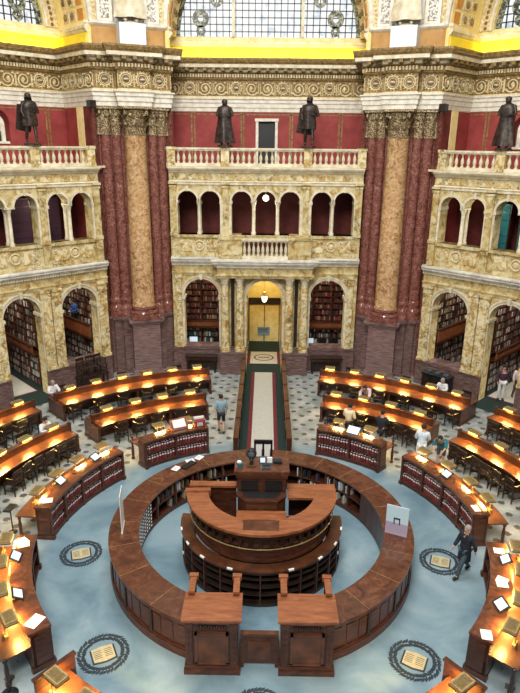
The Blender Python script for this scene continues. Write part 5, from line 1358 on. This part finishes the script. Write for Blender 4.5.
b = MB(); b.tube([(.52 * cos(a), .50 * sin(a), .014) for a in [2 * pi * i / 32 for i in range(32)]], .05, 5, True); b.v = [(x, y, .01 + (z - .01) * .2) for x, y, z in b.v]; b.build('oval_emblem', 'c_brown', r)
b = MB()
for i in range(6): b.box(-.30 + .11 * i, -.23 + .11 * i, -.12, .12, .011, .014)
b.build('emblem_letters', 'c_brown', r)
# carpets of the side alcoves
for side in ('left', 'right'):
    t = thing('alcove_carpet', 'dark green carpet with a cream centre at the open arch of the %s wall' % side, 'carpet', fpt(side, 0, 0, 0), SIDES[side], 'alcove carpets')
    MB().box(-1.2, 1.2, 14.6, 21.5, 0, .012).build('green_ground', 'green', t)
    MB().box(-.85, .70, 16.2, 20.5, .012, .018).build('red_border', 'redcarpet', t); MB().box(-.80, .65, 16.3, 20.4, .018, .022).build('cream_centre', 'creamcarpet', t)

# ================================================================ FLOOR MEDALLIONS
MED = thing('floor_medallion', 'medallion', 'floor inlay')
b = MB()
for i in range(44):
    a = 2 * pi * i / 44
    for q in (-1, 1):
        rr2 = .51 + q * .055 + rnd.uniform(-.015, .015); x, y = rr2 * cos(a), rr2 * sin(a); th = a + pi / 2 + q * rnd.uniform(.5, 1.0); l, w_ = .085, .040
        b.prism([(x - l * cos(th), y - l * sin(th)), (x + w_ * sin(th), y - w_ * cos(th)), (x + l * cos(th), y + l * sin(th)), (x - w_ * sin(th), y + w_ * cos(th))], .002, .005)
b.build('wreath', 'wreath', MED)
bk = MB(); bk.prism([(-.25, -.21), (0, -.25), (.25, -.21), (.25, .19), (0, .23), (-.25, .19)], .002, .006); bk.build('open_book', 'bookinlay', MED)
b = MB(); b.prism([(-.29, -.26), (0, -.30), (.29, -.26), (.29, -.21), (0, -.25), (-.29, -.21)], .002, .007); b.box(-.29, -.25, -.23, .19, .002, .007); b.box(.25, .29, -.23, .19, .002, .007)
for x0 in (-.22, .03):
    for q in range(5): b.box(x0, x0 + .18, -.12 + q * .055, -.105 + q * .055, .006, .0075)
b.build('book_outline', 'wreath', MED)
first = True
for r_, dg_, wh in ((5.32, -92.5, 'left of the ring'), (5.38, -136.4, 'lower left near the corner desk'), (5.27, 93.6, 'beside the man in the dark coat'), (5.38, 137.0, 'lower right near the corner desk'), (5.38, 180, 'in front of the gate, cut by the frame')):
    lab = 'wreath and open book inlay, ' + wh; loc = pol(r_, dg_); hd = (radians(20 + abs(dg_ + 92) * .15) if dg_ < 0 else -radians(20 + abs(dg_ - 93) * .15)) if dg_ != 180 else 0
    if first: MED.location = loc; MED.rotation_euler = (0, 0, hd); MED['label'] = lab; MED['group'] = 'open book floor medallions'; first = False
    else: dup(MED, loc, hd, lab, 'open book floor medallions')

# ================================================================ STANCHIONS, CHESTS
def stanchion(r_, deg, label):
    t = thing('stanchion', label, 'stanchion', pol(r_, deg), 0, 'black rope stanchions')
    MB().lathe([(.19, 0), (.19, .02), (.12, .05), (.03, .07)], (0, 0, 0), 18).build('base', 'black', t); MB().lathe([(.022, .06), (.022, .92), (.04, .93), (.04, .97), (.015, .99)], (0, 0, 0), 10).build('pole', 'black', t)
stanchion(7.45, -132.8, 'black stanchion at the lower left beside the front case'); stanchion(7.45, 133.0, 'black stanchion at the lower right beside the front case')
t = thing('music_stand', 'thin black stand with a flat top behind the front end of the left side case', 'stand', pol(7.75, -84.5), face(-84))
MB().lathe([(.14, 0), (.14, .02), (.02, .04)], (0, 0, 0), 12).build('base', 'black', t); MB().lathe([(.02, .03), (.02, .85)], (0, 0, 0), 8).build('pole', 'black', t); MB().box(-.22, .22, -.12, .12, .85, .88).build('top', 'black', t)
def chest(side, s0, A, label, w=1.15, h=.95):
    t = thing('equipment_cabinet', label, 'cabinet', fpt(side, s0, A), SIDES[side], 'dark cabinets against the dado')
    MB().box(-w / 2, w / 2, -.3, .3, .06, h).build('carcass', 'black', t); MB().box(-w / 2 - .04, w / 2 + .04, -.34, .32, h, h + .05).build('top', 'black', t)
    for k in range(3):
        x = -w / 2 + w * (k + .5) / 3; MB().box(x - w / 6 + .03, x + w / 6 - .03, -.325, -.30, .15, h - .08).build('door', 'blackwood', t); MB().box(x - .12, x + .12, -.1, .12, h + .05, h + .12).build('tray', 'c_slate', t)
chest('right', -2.75, 14.75, 'black cabinet with trays on top against the right wall dado', 1.35, .98)
for s_, wh in ((-1, 'left'), (1, 'right')):
    t = thing('catalogue_table', 'dark carved table under the %s arch of the middle wall' % wh, 'table', (s_ * 3.30, 14.95, 0), 0, 'dark tables under the middle wall arches')
    MB().box(-.85, .85, -.26, .26, .86, .92).build('tabletop', 'blackwood', t); MB().box(-.80, .80, -.20, .20, .70, .86).build('apron', 'wood', t); MB().box(-.78, .78, .12, .18, .1, .7).build('back_board', 'blackwood', t)
    for a in (-1, 1):
        for c in (-1, 1): MB().lathe([(.05, 0), (.04, .1), (.055, .35), (.035, .6), (.05, .7)], (a * .72, c * .16, 0), 8).build('leg', 'blackwood', t)
t = thing('chair_stack_table', 'dark table piled with stacked chairs against the left wall dado', 'table', fpt('left', 2.85, 14.75), SIDES['left'])
MB().box(-.8, .8, -.28, .28, .68, .74).build('tabletop', 'blackwood', t)
for a in (-1, 1):
    for c in (-1, 1): MB().box(a * .72 - .03, a * .72 + .03, c * .2 - .03, c * .2 + .03, 0, .68).build('leg', 'blackwood', t)
for k, (x, rz) in enumerate(((-.48, .1), (0, -.15), (.48, .2))):
    x_, y_, _ = fpt('left', 2.85 + x, 14.75); dup(CH, (x_, y_, .74), SIDES['left'] + rz + pi, 'dark chair stacked on the table by the left wall, %s' % ('leftmost', 'middle', 'rightmost')[k], 'chairs stacked on the table by the left wall')

# ================================================================ PEOPLE
D2 = radians
def pp(label, r_, deg, yaw, *a, **k): return person(label, pol(r_, deg), D2(yaw), *a, **k)
pp('man in pale blue grey shirt and dark shorts walking left of the aisle', 7.98, -12.6, 8, 'stroll', 'c_tealgrey', 'c_black', shorts=True, short_sleeve=True)
pp('balding man in long black coat and slate trousers walking past the right floor medallion', 5.78, 98.9, 118, 'walk', 'c_navy', 'c_slate', 'hair_grey', coat=True, height=1.62)
pp('seated reader in a white shirt at the left end of the far left row', 14.05, -43.2, 180 + 43, 'sitwrite', 'c_white', 'c_black', 'hair_grey')
pp('dark-haired reader in a white blouse seated behind the near side desk on the left', 10.72, -53.6, 180 + 53, 'sitwrite', 'c_white', 'c_black')
pp('person in a pinkish top leaning over the near back desk on the right', 10.95, 25.2, 180 - 25, 'lean', 'c_pink', 'c_brown')
pp('standing woman in cream top behind the right back case', 7.95, 26.0, -40, 'read', 'c_cream', 'c_black', short_sleeve=True, height=1.68)
pp('person in navy jacket seated at the near back desk on the right', 8.75, 33.6, -33, 'sitwrite', 'c_navy', 'c_black')
pp('reader in a white top seated behind the far right desk near its end', 14.0, 37.0, 180 - 37, 'sitwrite', 'c_white', 'c_brown', 'hair_grey')
pp('person in long pale blue coat standing by the right side case', 7.95, 48.9, -20, 'read', 'c_ice', 'c_ice', coat=True)
pp('person in a teal shirt and dark shorts bending by the right side case', 8.45, 52.6, 150, 'lean', 'c_teal', 'c_slate', shorts=True, short_sleeve=True)
pp('visitor in dark top and white trousers at the right wall arch', 16.3, 44.3, 170, 'stand', 'c_plum', 'c_white', height=1.78)
pp('visitor in pale top and dark trousers at the right edge of the photo', 17.0, 45.8, 185, 'stroll', 'c_pink', 'c_brown')
